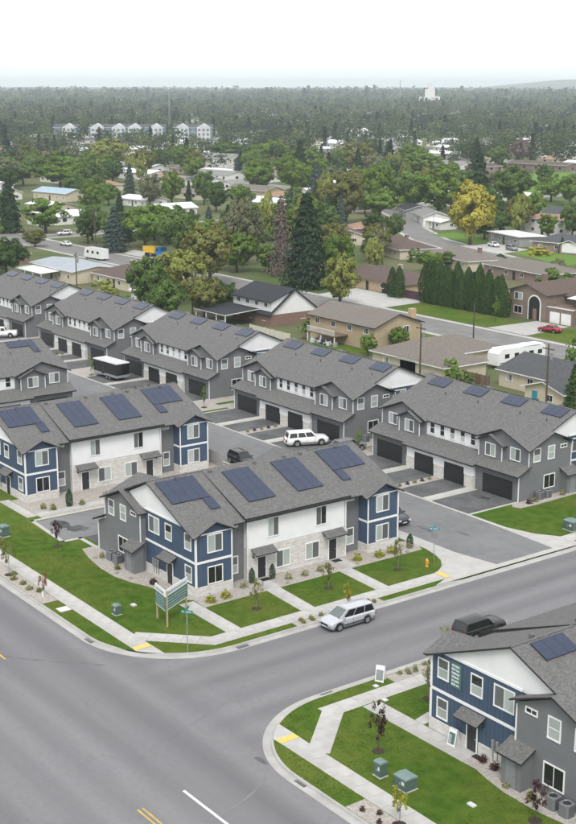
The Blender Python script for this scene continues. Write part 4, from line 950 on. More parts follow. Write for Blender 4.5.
# ================================================================== STREET AND SITE FURNITURE
def lettering(mb, x0, x1, z0, z1, y, seed, words=(2, 4), sx=0.62):
    """a line of word-shaped blocks standing for lettering too small to read"""
    r = random.Random(seed); n = r.randint(*words); cuts = sorted(r.random() for _ in range(n-1)); e = [0]+cuts+[1]
    for a, b in zip(e[:-1], e[1:]):
        p, q = x0+(x1-x0)*a, x0+(x1-x0)*b-0.07
        x = p
        while x < q-0.03:
            w = (0.035+0.03*r.random())*sx/0.62; h = r.choice((1.0, 0.78, 0.9)); mb.box(x, min(x+w, q), y-0.006, y, z0, z0+(z1-z0)*h); x += w+0.022*sx/0.62
def board(root, a, b, z0, z1, ztop, seed):
    """one face of the V-shaped sign between plan points a and b (seen with b on the viewer's right)"""
    a = Vector(a); b = Vector(b); L = (b-a).length; an = math.atan2(b.y-a.y, b.x-a.x)
    p = MB().box(0, L, 0, 0.06, z0, z1).build('panel', 'sign_green', root, (a.x, a.y, 0), an)
    MB().box(0, L, -0.004, 0.06, z1, ztop).build('header', 'sign_pale', root, (a.x, a.y, 0), an)
    m = MB(); n = 4; dz = (z1-z0-0.3)/n
    for i in range(n): lettering(m, 0.14, L-0.14-0.2*(i == 3), z1-0.17-(i+1)*dz+0.13, z1-0.17-i*dz-0.06, 0.0, seed+i, (2, 3), 1.0)
    m.build('lettering', 'sign_letter', p)
    m = MB(); lettering(m, 0.25, L-0.2, ztop-0.42, ztop-0.22, -0.005, seed+9, (2, 3), 0.9); m.build('lettering', 'metal_gray', p)
    MB().box(0.05, L-0.05, -0.003, 0.0, z0+0.03, z0+0.10).build('border', 'sign_pale', p)
s = tag(empty('site_sign', (0, 0, 0)), 'large green and white V-shaped sign on wooden posts on the corner lawn', 'sign')
board(s, (-94.15, 55.25), (-91.95, 54.95), 1.4, 2.72, 3.3, 3)
board(s, (-91.95, 54.95), (-93.75, 58.3), 1.4, 2.72, 3.3, 20)
for (x, y) in ((-94.1, 55.4), (-91.93, 55.08), (-93.85, 58.2)): MB().box(x-0.06, x+0.06, y-0.06, y+0.06, 0, 3.3).build('post', 'wood_post', s)
def street_sign(loc, label, top='sign_street', second=None, h=3.2, stop=None):
    s = tag(empty('street_sign', loc), label, 'street sign')
    MB().tube([(0, 0, 0), (0, 0, h)], 0.035, 6).build('post', 'metal_galv', s)
    p = MB().box(-0.5, 0.5, -0.012, 0.012, h-0.05, h+0.22).build('sign_blade', top, s, rz=rad(40))
    m = MB(); lettering(m, -0.42, 0.4, h+0.02, h+0.15, -0.012, 4, (2, 2), 0.8); m.build('lettering', 'plate', p)
    p2 = MB().box(-0.012, 0.012, -0.5, 0.5, h+0.24, h+0.5).build('sign_blade', second or top, s, rz=rad(40))
    if stop:
        pts = [(0.38*math.cos(rad(22.5+45*k)), -0.02, h-0.55+0.38*math.sin(rad(22.5+45*k))) for k in range(8)]
        MB().prism(pts, (0, 0.02, 0)).build('sign_plate', 'metal_galv', s, rz=rad(stop))
    else:
        MB().box(-0.22, 0.22, -0.02, 0.0, h-1.1, h-0.25).build('sign_plate', 'metal_galv', s, rz=rad(-20))
    return s
street_sign((-86.35, 53.6, 0), 'street-name sign with green blades on the arterial corner', h=3.5)
street_sign((-90.35, 84.4, 0), 'street-name sign with blue blades at the lane entrance', 'sign_street_blue', 'sign_street_blue', 3.3, stop=200)
s = tag(empty('sandwich_board', (-73.0, 62.9, 0), rad(30)), 'white sandwich board standing on the near grass verge', 'sign board')
for k in (-1, 1):
    o = MB().prism([(-0.36, k*0.30, 0), (0.36, k*0.30, 0), (0.36, k*0.03, 1.25), (-0.36, k*0.03, 1.25)], (0, k*0.035, 0)).build('panel', 'white_trim', s)
    y = -0.335 if k < 0 else 0.335
    MB().prism([(-0.28, k*0.30, 0.18), (0.28, k*0.30, 0.18), (0.28, k*0.13, 0.95), (-0.28, k*0.13, 0.95)], (0, k*0.04, 0)).build('poster', 'metal_gray', o)
s = tag(empty('sandwich_board', (-62.0, 60.3, 0.03), rad(4)), 'white sandwich board with green poster beside the front door at bottom right', 'sign board')
for k in (-1, 1):
    o = MB().prism([(-0.36, k*0.28, 0), (0.36, k*0.28, 0), (0.36, k*0.03, 1.2), (-0.36, k*0.03, 1.2)], (0, k*0.035, 0)).build('panel', 'white_trim', s)
    po = MB().prism([(-0.27, k*0.285, 0.14), (0.27, k*0.285, 0.14), (0.27, k*0.10, 0.92), (-0.27, k*0.10, 0.92)], (0, k*0.04, 0)).build('poster', 'sign_green', o)
    m = MB(); r = random.Random(3)
    for q in range(5):
        z = 0.22+q*0.14; m.box(-0.2, -0.2+0.15+0.25*r.random(), k*0.33-0.004-0.18*0*z, k*0.33+0.004, z, z+0.06)
    m.build('lettering', 'sign_pale', po)
bn = tag(empty('wall_banner', (-62.35, 60.68, 0)), 'green banner with pale lettering between two upper windows at bottom right', 'banner')
o = MB().box(-0.52, 0.52, -0.035, -0.02, 4.05, 5.95).build('panel', 'sign_green', bn)
m = MB()
for q in range(6): lettering(m, -0.42, 0.42, 4.2+q*0.28, 4.38+q*0.28, -0.035, 40+q, (1, 2), 1.0)
m.build('lettering', 'sign_pale', o)
# utility cabinets
def cabinet(loc, w, d, h, label, rz=0):
    s = tag(empty('utility_cabinet', loc, rz), label, 'utility box')
    MB().box(-w/2-0.07, w/2+0.07, -d/2-0.07, d/2+0.07, 0, 0.06).build('base', 'concrete', s)
    MB().box(-w/2, w/2, -d/2, d/2, 0.1, h-0.16).build('body', 'util_green', s)
    lid = MB(); lid.prism([(-w/2-0.04, -d/2-0.04, h-0.16), (-w/2-0.04, d/2+0.04, h-0.16), (-w/2-0.04, d/2+0.04, h-0.06), (-w/2-0.04, 0, h), (-w/2-0.04, -d/2-0.04, h-0.06)], (w+0.08, 0, 0)); lid.build('lid', 'util_green_top', s)
    MB().box(-0.05, 0.05, -d/2-0.03, -d/2, h*0.4, h*0.55).build('latch', 'metal_galv', s); MB().box(w*0.12, w*0.36, -d/2-0.006, -d/2, h*0.45, h*0.7).build('warning_sticker', 'plate', s)
    return s
cabinet((-97.0, 53.0, 0), 0.62, 0.55, 0.95, 'green utility cabinet on the grass between the arterial and the corner townhouse')
cabinet((-61.7, 53.3, 0), 0.66, 0.6, 1.15, 'tall green utility cabinet beside the plum tree at bottom right')
cabinet((-59.5, 53.6, 0), 1.15, 1.0, 1.0, 'wide green transformer box, right of the tall cabinet on the bottom right lawn')
cabinet((-89.0, 102.6, 0), 1.3, 1.2, 1.1, 'green transformer box on the lawn at the right edge by the lane')
cabinet((-122.3, 54.0, 0), 0.9, 0.8, 1.2, 'green utility cabinet at the left edge beside the sidewalk')
tag(MB().box(-101.3, -100.3, 49.25, 50.3, 0.0, 0.05).build('manhole', 'plate'), 'square white utility lid in the grass verge on the left', 'lid')
tag(MB().box(-98.15, -97.65, 55.0, 55.4, 0.0, 0.12).build('manhole', 'plate'), 'small white lid on the grass left of the big sign', 'lid')
tag(MB().box(-55.6, -55.0, 55.4, 55.75, 0.0, 0.1).build('manhole', 'plate'), 'small white lid on the bottom right lawn', 'lid')
tag(MB().box(-72.6, -72.2, 61.75, 62.1, 0.0, 0.08).build('manhole', 'plate'), 'small white lid in the near verge left of the white sandwich board', 'lid')
tag(MB().box(-70.35, -69.95, 60.75, 61.1, 0.0, 0.08).build('manhole', 'plate'), 'small white lid on the grass where two walks meet at bottom right', 'lid')
# hydrant
h = tag(empty('fire_hydrant', (-89.7, 82.9, 0)), 'orange yellow fire hydrant on the corner lawn by the lane entrance', 'hydrant')
b = MB(); b.cyl((0, 0), 0.17, 0, 0.08, 10); b.cyl((0, 0), 0.115, 0.08, 0.62, 10); b.cyl((0, 0), 0.15, 0.62, 0.68, 10); b.cyl((0, 0), 0.13, 0.68, 0.86, 10, r2=0.04); b.build('body', 'hydrant_yellow', h)
for an in (0, PI/2, PI): MB().tube([(0.1*math.cos(an), 0.1*math.sin(an), 0.45), (0.22*math.cos(an), 0.22*math.sin(an), 0.45)], 0.06, 8).build('outlet', 'hydrant_yellow', h)
# air conditioners
def ac(loc, label):
    s = tag(empty('air_conditioner', loc), label, 'air conditioner')
    MB().box(-0.5, 0.5, -0.5, 0.5, 0, 0.08).build('pad', 'concrete', s)
    pts = [(0.42*a, 0.42*b_, 0.08) for a, b_ in ((-1, -0.7), (-0.7, -1), (0.7, -1), (1, -0.7), (1, 0.7), (0.7, 1), (-0.7, 1), (-1, 0.7))]
    MB().prism(pts, (0, 0, 0.86)).build('casing', 'gray_siding', s)
    for k in range(9): MB().box(-0.425, 0.425, -0.30, 0.30, 0.16+k*0.085, 0.19+k*0.085).build('louvre', 'metal_dark', s)
    t = MB(); t.tube([(0.33*math.cos(a), 0.33*math.sin(a), 0.955) for a in [i*2*PI/16 for i in range(17)]], 0.03, 5, cap=False); t.build('fan_ring', 'metal_gray', s)
    MB().cyl((0, 0), 0.28, 0.94, 0.95, 14).build('fan', 'metal_dark', s)
ac((-51.9, 59.45, 0), 'grey air conditioner under the lower window at bottom right, left one of the pair')
ac((-50.75, 59.45, 0), 'grey air conditioner under the lower window at bottom right, right one of the pair')
ac((-109.4, 59.4, 0), 'grey air conditioner against the left end of the corner townhouse, left one of the pair')
ac((-108.2, 59.4, 0), 'grey air conditioner against the left end of the corner townhouse, right one of the pair')
ac((-98.2, 107.6, 0), 'grey air conditioner at the lawn end of the nearest rear-row townhouse, next to the drive')
ac((-98.2, 108.8, 0), 'grey air conditioner at the lawn end of the nearest rear-row townhouse, nearer the door')
ac((-129.0, 107.9, 0), 'grey air conditioner between two rear-row townhouses, by the silver grey car')
tag(MB().box(-60.0, -59.0, 60.05, 60.55, 0.034, 0.05).build('door_mat', 'rubber'), 'black door mat at the bottom right front door', 'door mat')
tag(MB().box(-97.0+0.55, -96.1+0.3, 67.9, 68.9, 0.04, 0.055).build('door_mat', 'rubber'), 'black door mat at the left front door of the corner townhouse', 'door mat')
tag(MB().box(-96.45, -95.8, 76.5, 77.4, 0.04, 0.055).build('door_mat', 'rubber'), 'black door mat at the right front door of the corner townhouse', 'door mat')
# enclosure beside the second block
s = tag(empty('screen_fence', (-133.5, 86.1, 0)), 'pale slatted bin screen at the right end of the second blue townhouse', 'fence')
for k in range(12): MB().box(k*0.3, k*0.3+0.26, 0, 0.03, 0.1, 1.75).build('slat', 'wall_gray', s)
for k in range(3): MB().box(k*1.7, k*1.7+0.1, 0.03, 0.13, 0, 1.85).build('post', 'wall_gray', s)

# ================================================================== VEGETATION
def quads_mesh(name, C, N, S, m, seed, aspect=1.0, O=None):
    """leaf quads: centres C, normals N, half sizes S"""
    rs = np.random.RandomState(seed); n = len(C)
    a = rs.normal(size=(n, 3)); u = a - (a*N).sum(1)[:, None]*N; u /= np.linalg.norm(u, axis=1)[:, None]+1e-9
    w = np.cross(N, u); S = S[:, None]
    V = np.empty((n, 4, 3), np.float32)
    V[:, 0] = C-u*S-w*S*aspect*0.6; V[:, 1] = C+u*S*0.7-w*S*aspect; V[:, 2] = C+u*S+w*S*aspect*0.6; V[:, 3] = C-u*S*0.7+w*S*aspect
    me = bpy.data.meshes.new(name)
    me.vertices.add(n*4); me.vertices.foreach_set('co', V.reshape(-1))
    me.loops.add(n*4); me.loops.foreach_set('vertex_index', np.arange(n*4, dtype=np.int32))
    me.polygons.add(n); me.polygons.foreach_set('loop_start', np.arange(0, n*4, 4, dtype=np.int32))
    if m: me.materials.append(MATS[m])
    me.update(calc_edges=True)
    if O is not None: me.normals_split_custom_set_from_vertices(np.repeat(O, 4, axis=0))    # soft shading of the leaf mass
    return me
def unit(a): return a/(np.linalg.norm(a, axis=-1, keepdims=True)+1e-9)
def crown_pts(kind, n, seed):
    global OUT; OUT = None
    """points in a unit crown: x,y in [-.5,.5], z from 0 to 1 of the whole tree height"""
    rs = np.random.RandomState(seed)
    if kind in ('round', 'wide', 'oval', 'sparse'):
        zc, rz = {'round': (0.58, 0.42), 'wide': (0.60, 0.38), 'oval': (0.56, 0.44), 'sparse': (0.60, 0.40)}[kind]
        K = {'round': 105, 'wide': 100, 'oval': 85, 'sparse': 18}[kind]
        d = unit(rs.normal(size=(K, 3))); r = rs.uniform(0.30, 0.92, (K, 1))**0.75
        cc = d*r; cc[:, 2] += 0.08*rs.normal(size=K)
        low = cc[:, 2] < -0.45; cc[low, :2] *= 0.75
        cr = rs.uniform(0.11, 0.25, K)*(1.2 if kind == 'sparse' else 1)
        i = rs.randint(0, K, n); dd = unit(rs.normal(size=(n, 3)) + np.array([0, 0, 0.25])); rr = rs.uniform(0.55, 1.0, (n, 1))
        P = cc[i]+dd*rr*cr[i][:, None]
        N = unit(dd*0.9+unit(P+1e-6)*0.5+rs.normal(size=(n, 3))*0.45+np.array([0, 0, 0.35]))
        lop = 1+0.10*np.sin(3*np.arctan2(P[:, 1], P[:, 0])+seed)
        C = np.stack([P[:, 0]*0.5*lop, P[:, 1]*0.5*lop, zc+P[:, 2]*rz], 1)
        OUT = unit(unit(P+1e-6)*0.5+dd*0.8+np.array([0, 0, 0.25])+rs.normal(size=(n, 3))*0.18)
        if kind == 'oval': C[:, :2] *= (1.05-0.35*np.clip((C[:, 2]-0.5)/0.5, 0, 1))[:, None]
        S = rs.uniform(0.011, 0.022, n)*(1.0 if kind != 'sparse' else 1.25)
    elif kind in ('spruce', 'dead'):
        L = 26; lev = rs.randint(0, L, n); br = rs.randint(0, 11, n)
        z0 = 0.05+0.93*(lev/L)**1.0; R = (1-z0)**0.70*0.5*(0.86+0.22*np.sin(lev*2.3+seed))
        an = br*2*PI/11+lev*1.9+rs.normal(size=n)*0.16; t = rs.uniform(0.12, 1, n)**0.7
        Rb = R*(0.58+0.6*np.abs(np.sin(br*4.1+lev*1.7)))
        C = np.stack([np.cos(an)*Rb*t, np.sin(an)*Rb*t, z0-0.10*Rb*t*t+0.02*rs.normal(size=n)*(1-z0)], 1)
        N = unit(np.stack([np.cos(an)*0.5, np.sin(an)*0.5, np.full(n, 0.9)], 1)+rs.normal(size=(n, 3))*0.4)
        S = rs.uniform(0.013, 0.026, n)*(1.0 if kind == 'spruce' else 0.75)
        OUT = unit(np.stack([np.cos(an)*0.8, np.sin(an)*0.8, np.full(n, 0.55)], 1)+rs.normal(size=(n, 3))*0.25)
    elif kind == 'column':
        z = rs.uniform(0.02, 1, n); prof = np.minimum(1, (1-z)/0.42)**0.62*np.minimum(1, 0.75+z); an = rs.uniform(0, 2*PI, n)
        r = 0.5*prof*(0.80+0.2*rs.uniform(size=n))*(1+0.10*np.sin(an*5+z*9))
        C = np.stack([np.cos(an)*r, np.sin(an)*r, z], 1)
        N = unit(np.stack([np.cos(an), np.sin(an), np.full(n, 0.35)], 1)+rs.normal(size=(n, 3))*0.45); S = rs.uniform(0.018, 0.032, n)
    elif kind == 'bush':
        d = unit(rs.normal(size=(n, 3))); d[:, 2] = np.abs(d[:, 2]); r = rs.uniform(0.55, 1, (n, 1))*(1+0.15*np.sin(d[:, :1]*7+d[:, 1:2]*5))
        C = d*r*np.array([0.5, 0.5, 0.95]); C[:, 2] += 0.02; N = unit(d+rs.normal(size=(n, 3))*0.6); S = rs.uniform(0.05, 0.10, n)
    return C, N, S
CROWN = {}
KN = {'round': 9500, 'wide': 9500, 'oval': 8000, 'sparse': 800, 'spruce': 9000, 'dead': 4200, 'column': 2200, 'bush': 150}
for kind, nv in (('round', 4), ('wide', 3), ('oval', 3), ('sparse', 3), ('spruce', 3), ('dead', 1), ('column', 2), ('bush', 4)):
    CROWN[kind] = [quads_mesh('crown', *crown_pts(kind, KN[kind], 10*v+3), 'leaf_green', v, O=OUT) for v in range(nv)]
def trunk_mesh(kind, seed):
    r = random.Random(seed); m = MB()
    if kind in ('spruce', 'column'): m.tube([(0, 0, -0.01), (0, 0, 0.5), (0, 0, 0.97)], [0.018, 0.012, 0.002], 7)
    elif kind == 'dead':
        m.tube([(0, 0, -0.01), (0.005, 0, 0.5), (0, 0, 0.98)], [0.022, 0.013, 0.002], 7)
        for k in range(60):
            z = 0.08+0.88*k/60; a = k*2.4; R = 0.48*(1-z)**0.85*(0.7+0.4*r.random()); m.tube([(0, 0, z), (math.cos(a)*R*0.6, math.sin(a)*R*0.6, z-0.005), (math.cos(a)*R, math.sin(a)*R, z-0.03)], [0.006*(1-z)+0.002, 0.003, 0.001], 4, cap=False)
    elif kind == 'bush': m.tube([(0, 0, -0.02), (0, 0, 0.4)], [0.05, 0.02], 5)
    else:
        th = 0.016 if kind == 'sparse' else 0.03
        m.tube([(0, 0, -0.01), (0.008, 0.004, 0.2), (0.0, 0.01, 0.42), (0.01, 0, 0.75)], [th*1.25, th, th*0.75, th*0.25], 8)
        for k in range(9 if kind != 'sparse' else 6):
            z = 0.26+0.05*k; a = k*2.4+r.random(); R = 0.20+0.14*r.random()
            m.tube([(0, 0, z), (math.cos(a)*R*0.55, math.sin(a)*R*0.55, z+0.10), (math.cos(a)*R, math.sin(a)*R, z+0.24)], [th*0.5, th*0.3, th*0.1], 5, cap=False)
    return m.mesh('trunk', 'bark', smooth=True)
TRUNK = {k: trunk_mesh(k, 3) for k in CROWN}
tr_rnd = random.Random(77)
def tree(x, y, h, w, kind, leaf, label, cat='tree', group=None, z=0.0, name=None, bark='bark', mulch=False):
    T = empty(name or {'spruce': 'spruce_tree', 'column': 'cedar_tree', 'dead': 'dead_tree', 'bush': 'shrub'}.get(kind, 'leafy_tree'), (x, y, z), tr_rnd.uniform(0, 6.28))
    T.scale = (w, w, h)
    tag(T, label, cat, group)
    c = link('crown' if kind != 'bush' else 'foliage', tr_rnd.choice(CROWN[kind]), T)
    c.material_slots[0].link = 'OBJECT'; c.material_slots[0].material = MATS[leaf]
    if kind != 'bush':
        t = link('trunk', TRUNK[kind], T); t.material_slots[0].link = 'OBJECT'; t.material_slots[0].material = MATS[bark]
    if mulch:
        m = MB(); m.cyl((0, 0), 0.45/w, 0.0, 0.03/h, 12); m.build('mulch', 'mulch', T)
    return T
# young street trees and planting close to the townhouses
ST = [(-90.8, 63.6, 3.0, 1.3, 'leaf_olive', 'young tree in the lawn square left of the corner townhouse left front walk'),
      (-90.9, 71.8, 3.0, 1.4, 'leaf_olive', 'young tree in the middle front lawn behind the minivan'),
      (-90.8, 80.2, 3.3, 1.2, 'leaf_olive', 'young tree in the right front lawn near the hydrant'),
      (-85.85, 70.0, 2.6, 1.3, 'leaf_gold', 'yellow-green young tree in the gravel verge directly behind the minivan'),
      (-111.6, 49.6, 4.2, 1.7, 'leaf_olive', 'young tree in the gravel verge at the left edge'),
      (-64.4, 55.4, 3.9, 1.5, 'leaf_plum', 'plum-leaved young tree with mulch ring in the bottom right lawn'),
      (-68.4, 63.7, 3.6, 1.3, 'leaf_olive', 'young tree beside the blue end wall at bottom right'),
      (-56.3, 50.3, 2.9, 1.3, 'leaf_gold', 'yellow-green young tree in the gravel verge at the bottom edge'),
      (-51.6, 57.5, 3.0, 1.5, 'leaf_plum', 'dark plum-leaved young tree at the bottom right edge before the air conditioners'),
      (-116.2, 57.0, 3.2, 1.3, 'leaf_plum', 'bare dark young tree at the end of the small asphalt court'),
      (-72.7, 69.6, 3.0, 1.3, 'leaf_gold', 'yellow-green young tree in the verge just left of the black vehicle'),
      (-157.6, 101.4, 3.2, 1.3, 'leaf_green', 'young green tree between the middle rear-row townhouse and its right neighbour'),
      (-187.0, 99.0, 3.0, 1.2, 'leaf_green', 'young green tree in front of the cargo trailer'),
      (-126.0, 104.2, 3.2, 1.4, 'leaf_green', 'young green tree by the grey car and the white sport utility vehicle')]
for (x, y, h, w, lf, lb) in ST: tree(x, y, h, w, 'sparse', lf, lb, name='young_tree', group='young planted trees', mulch=True, bark='bark_pale' if lf == 'leaf_olive' else 'bark')
t = tree(-104.5, 49.6, 2.7, 1.0, 'sparse', 'leaf_rust', 'rust red columnar sapling with a white trunk guard in the gravel verge', name='young_tree')
MB().cyl((0, 0), 0.07, 0.0, 0.22, 8).build('trunk_guard', 'white_trim', t)
SH = []
for i, (x, y) in enumerate(((-94.5, 61.2), (-94.6, 62.9), (-95.1, 78.7), (-94.6, 81.1), (-94.7, 82.8))): SH.append((x, y, 0.75, 1.15, 'leaf_gold', ('leftmost yellow-green shrub under the blue bay nearest the big sign', 'second yellow-green shrub under the blue bay nearest the big sign', 'yellow-green shrub at the inner corner of the right blue bay', 'middle yellow-green shrub under the right blue bay', 'rightmost yellow-green shrub under the right blue bay')[i]))
for i, (x, y) in enumerate(((-95.7, 65.6), (-95.0, 70.3), (-94.8, 72.0), (-94.9, 73.9), (-94.8, 85.2))): SH.append((x, y, 0.6, 0.8, 'leaf_sage', ('sage shrub in the grey recess of the corner townhouse', 'sage shrub just right of the left front door', 'sage shrub midway between the two front doors', 'sage shrub left of the right front walk', 'sage shrub at the lane end of the corner townhouse')[i]))
for i, (x, y) in enumerate(((-59.0, 60.2), (-57.8, 60.1))): SH.append((x, y, 0.55, 0.75, 'leaf_plum', ('dark plum shrub right of the bottom right front door', 'second dark plum shrub, beside the grey entry closet at bottom right')[i]))
SH += [(-55.6, 59.0, 0.45, 0.6, 'leaf_sage', 'small sage shrub before the grey closet door at bottom right'), (-53.5, 59.2, 0.6, 0.8, 'leaf_olive', 'olive shrub left of the bottom right air conditioners'),
       (-101.5, 59.4, 0.6, 0.9, 'leaf_plum', 'plum shrub behind the big green sign'), (-110.6, 59.0, 0.6, 0.7, 'leaf_sage', 'sage shrub at the far left corner of the corner townhouse'),
       (-106.8, 58.6, 0.6, 0.7, 'leaf_olive', 'olive shrub right of the corner townhouse air conditioners'), (-97.9, 105.6, 0.6, 0.8, 'leaf_plum', 'plum shrub at the drive corner of the nearest rear-row townhouse'),
       (-98.0, 106.6, 0.6, 0.7, 'leaf_olive', 'olive shrub before the rear-row air conditioners at right'), (-97.9, 111.0, 0.7, 0.7, 'leaf_sage', 'sage shrub by the side door of the nearest rear-row townhouse')]
for (x, y, h, w, lf, lb) in SH: tree(x, y, h, w, 'bush', lf, lb, 'shrub', 'shrubs in the gravel beds')
tree(-96.2, 66.9, 1.5, 0.6, 'column', 'leaf_spruce', 'narrow dark evergreen left of the left front door', 'shrub', name='evergreen_shrub'); tree(-96.0, 69.1, 1.5, 0.6, 'column', 'leaf_spruce', 'narrow dark evergreen right of the left front door', 'shrub', name='evergreen_shrub')
tree(-95.2, 85.6, 1.3, 0.7, 'column', 'leaf_spruce', 'small dark evergreen at the lane end of the corner townhouse', 'shrub', name='evergreen_shrub')
tree(-127.3, 64.1, 2.0, 0.8, 'column', 'leaf_spruce', 'dark evergreen in the gravel bed of the second blue townhouse', 'shrub', name='evergreen_shrub')
for (x, y) in ((-128.2, 61.4), (-127.2, 62.1), (-127.0, 65.5), (-128.0, 69), (-128.2, 74), (-128, 80)): tree(x, y, 0.7, 0.8, 'bush', 'leaf_olive', 'olive shrub in the gravel bed of the second blue townhouse', 'shrub', 'shrubs before the second blue townhouse')
for (x, y) in ((-86.2, 65.1), (-86.1, 66.1), (-85.7, 65.0), (-85.7, 66.0), (-86.1, 67.2), (-86.1, 72.6), (-85.7, 72.9)): tree(x, y, 0.38, 0.5, 'bush', 'leaf_olive', 'tiny grass clump in the gravel verge behind the minivan', 'shrub', 'clumps in the verge behind the minivan')
for (x, y) in ((-73.0, 64.9), (-73.0, 66.5), (-72.6, 66.2), (-72.6, 65.5), (-73.0, 65.7), (-73.1, 67.6), (-72.6, 68.8), (-73.0, 70), (-72.6, 71.2), (-73, 72.5)): tree(x, y, 0.38, 0.5, 'bush', 'leaf_sage', 'tiny grass clump in the gravel verge right of the white sandwich board', 'shrub', 'clumps in the near side-street verge')
for (x, y) in ((-111.4, 50.0), (-110.2, 49.4), (-108.6, 49.6), (-107.0, 49.5), (-106.0, 50.0)): tree(x, y, 0.4, 0.8, 'bush', 'leaf_olive', 'low tuft in the gravel verge at the left edge', 'shrub', 'tufts in the left verge')
for (x, y) in ((-59.0, 49.5), (-58.0, 50.1), (-57.2, 49.4), (-56.3, 49.9), (-55.4, 49.5)): tree(x, y, 0.35, 0.45, 'bush', 'leaf_plum', 'tiny clump in the gravel verge at the bottom edge', 'shrub', 'clumps in the bottom verge')
for ci, cx in enumerate(ROWS[:4]):
    wh = ('nearest', 'second', 'third', 'fourth')[ci]
    for k in range(5): tree(cx, 98.4+k*1.15, 0.45, 0.55, 'bush', 'leaf_plum' if k % 2 else 'leaf_sage', 'small clump in the planted strip between two drives of the %s rear-row townhouse from right' % wh, 'shrub', 'clumps between drives, %s townhouse' % wh)
# short turf blades standing on the nearer lawns: fine relief and a ragged edge along walks and beds
def turf(n=95000, seed=12):
    rs = np.random.RandomState(seed); out = []
    def seg(P, a, b):
        a = np.array(a); b = np.array(b); t = np.clip(((P-a)@(b-a))/((b-a)@(b-a)), 0, 1)[:, None]; return np.linalg.norm(P-a-(b-a)*t, axis=1)
    def area(x0, x1, y0, y1, dens, keep):
        k = int((x1-x0)*(y1-y0)*dens); P = np.stack([rs.uniform(x0, x1, k), rs.uniform(y0, y1, k)], 1); out.append(P[keep(P[:, 0], P[:, 1], P)])
    D = 42
    area(-125, -86, 48.8, 58.6, D, lambda x, y, P: ~((y > 50.37) & (y < 52.03) & (x < -89.3)) & ~((x < -103.05) & (y < 50.4)) & ~((x > -114) & (x < -95.8) & (y > 57.35+0.9*np.clip((x+103)/4, 0, 1)))
         & ~((x < -117) & (x > -125.2) & (y > 57.8)) & (seg(P, (-92, 51.75), (-87, 56.75)) > 0.81) & ~((x > -88) & (x < -86.3) & (y > 56.2)) & ~((x > -94.25) & (y < 57.65) & (np.hypot(x+94.25, y-57.65) > 8.85)) & ~((x > -89.7) & (y < 52.05) & (y > 50.3)) & ~((x > -101.3) & (x < -100.3) & (y > 49.2) & (y < 50.3)) & ~((y > 58.45) & (x > -95.7)))
    for y0, y1 in ((60.1, 66.7), (68.2, 75.2), (76.7, 85.9)):
        area(-93.66, -88.0, y0, y1, D, lambda x, y, P: ~((y > 82) & (np.hypot(np.clip(x+92.6, 0, 9), y-81.2) > 4.7)))
    area(-86.28, -85.4, 57.4, 64.1, D, lambda x, y, P: x < 1); area(-86.28, -85.4, 73.9, 81.0, D, lambda x, y, P: x < 1)
    area(-73.4, -42, 48.85, 63.5, D, lambda x, y, P: ~((y > 50.57) & (y < 52.23) & (x > -69.3)) & ~((x > -60) & (y < 50.6)) & (seg(P, (-66.7, 51.9), (-71.3, 56.9)) > 0.81) & ~((x < -70.42) & (x > -72.08) & (y > 56)) & ~((y > 58.85) & (y < 60.6) & (x > -70.4)) & ~((x > -60) & (y > 58.45))
         & ~((x > -65.5) & (y > 60.5)) & ~((x < -65.05) & (y < 57.2) & (np.hypot(x+65.05, y-57.2) > 8.36)) & ~((x < -68.9) & (y < 52.25) & (y > 50.5)) & ~((x > -67) & (y > 60.5) & (y < 62.7)))
    area(-98.4, -88.2, 97.75, 112, 40, lambda x, y, P: ~((x > -93.6) & (y < 97.6+(x+93.6)*0.42)) & ~((x < -96.9) & (y > 103)))
    P = np.concatenate(out); n = len(P); print('turf', n)
    an = rs.uniform(0, 2*PI, n); N = unit(np.stack([np.cos(an)*0.2, np.sin(an)*0.2, np.ones(n)], 1)); S = rs.uniform(0.02, 0.05, n)
    C = np.stack([P[:, 0], P[:, 1], 0.014+S*0.3], 1)
    o = link('grass_blades', quads_mesh('grass_blades', C, N, S, 'blade', 4, O=unit(N+np.array([0, 0, 0.5])))); stuff(o)
    tag(o, 'short green turf blades on the lawns around the townhouses', 'grass')
turf()
# rounded rocks edging the beds
mat('rock', (0.30, 0.27, 0.24), 0.9, (0.20, 0.18, 0.165), 3, 5, bump=0.5)
def rock(x, y, s, seed):
    r = random.Random(seed); m = MB(); n = 8
    rings = [(0.0, 0.95), (0.35, 1.0), (0.7, 0.7), (0.9, 0.25)]
    for z, k in rings: m.v += [(s*k*math.cos(i*2*PI/n)*(0.8+0.4*r.random()), s*k*math.sin(i*2*PI/n)*(0.8+0.4*r.random()), s*z*0.8) for i in range(n)]
    for a in range(3):
        for i in range(n): m.f.append((a*n+i, a*n+(i+1) % n, (a+1)*n+(i+1) % n, (a+1)*n+i)); m.m.append(0)
    m.f.append(tuple(3*n+i for i in range(n))); m.m.append(0)
    return tag(m.build('rock', 'rock', None, (x, y, 0)), 'small tan landscape rock in the gravel around the corner townhouse', 'rock', 'landscape rocks')
for i, (x, y) in enumerate(((-93.9, 65.3), (-94.2, 69.6), (-94.3, 78.0), (-94.0, 84.2), (-110.9, 58.4), (-105.9, 58.0), (-103.9, 58.4))): rock(x, y, 0.22, i)

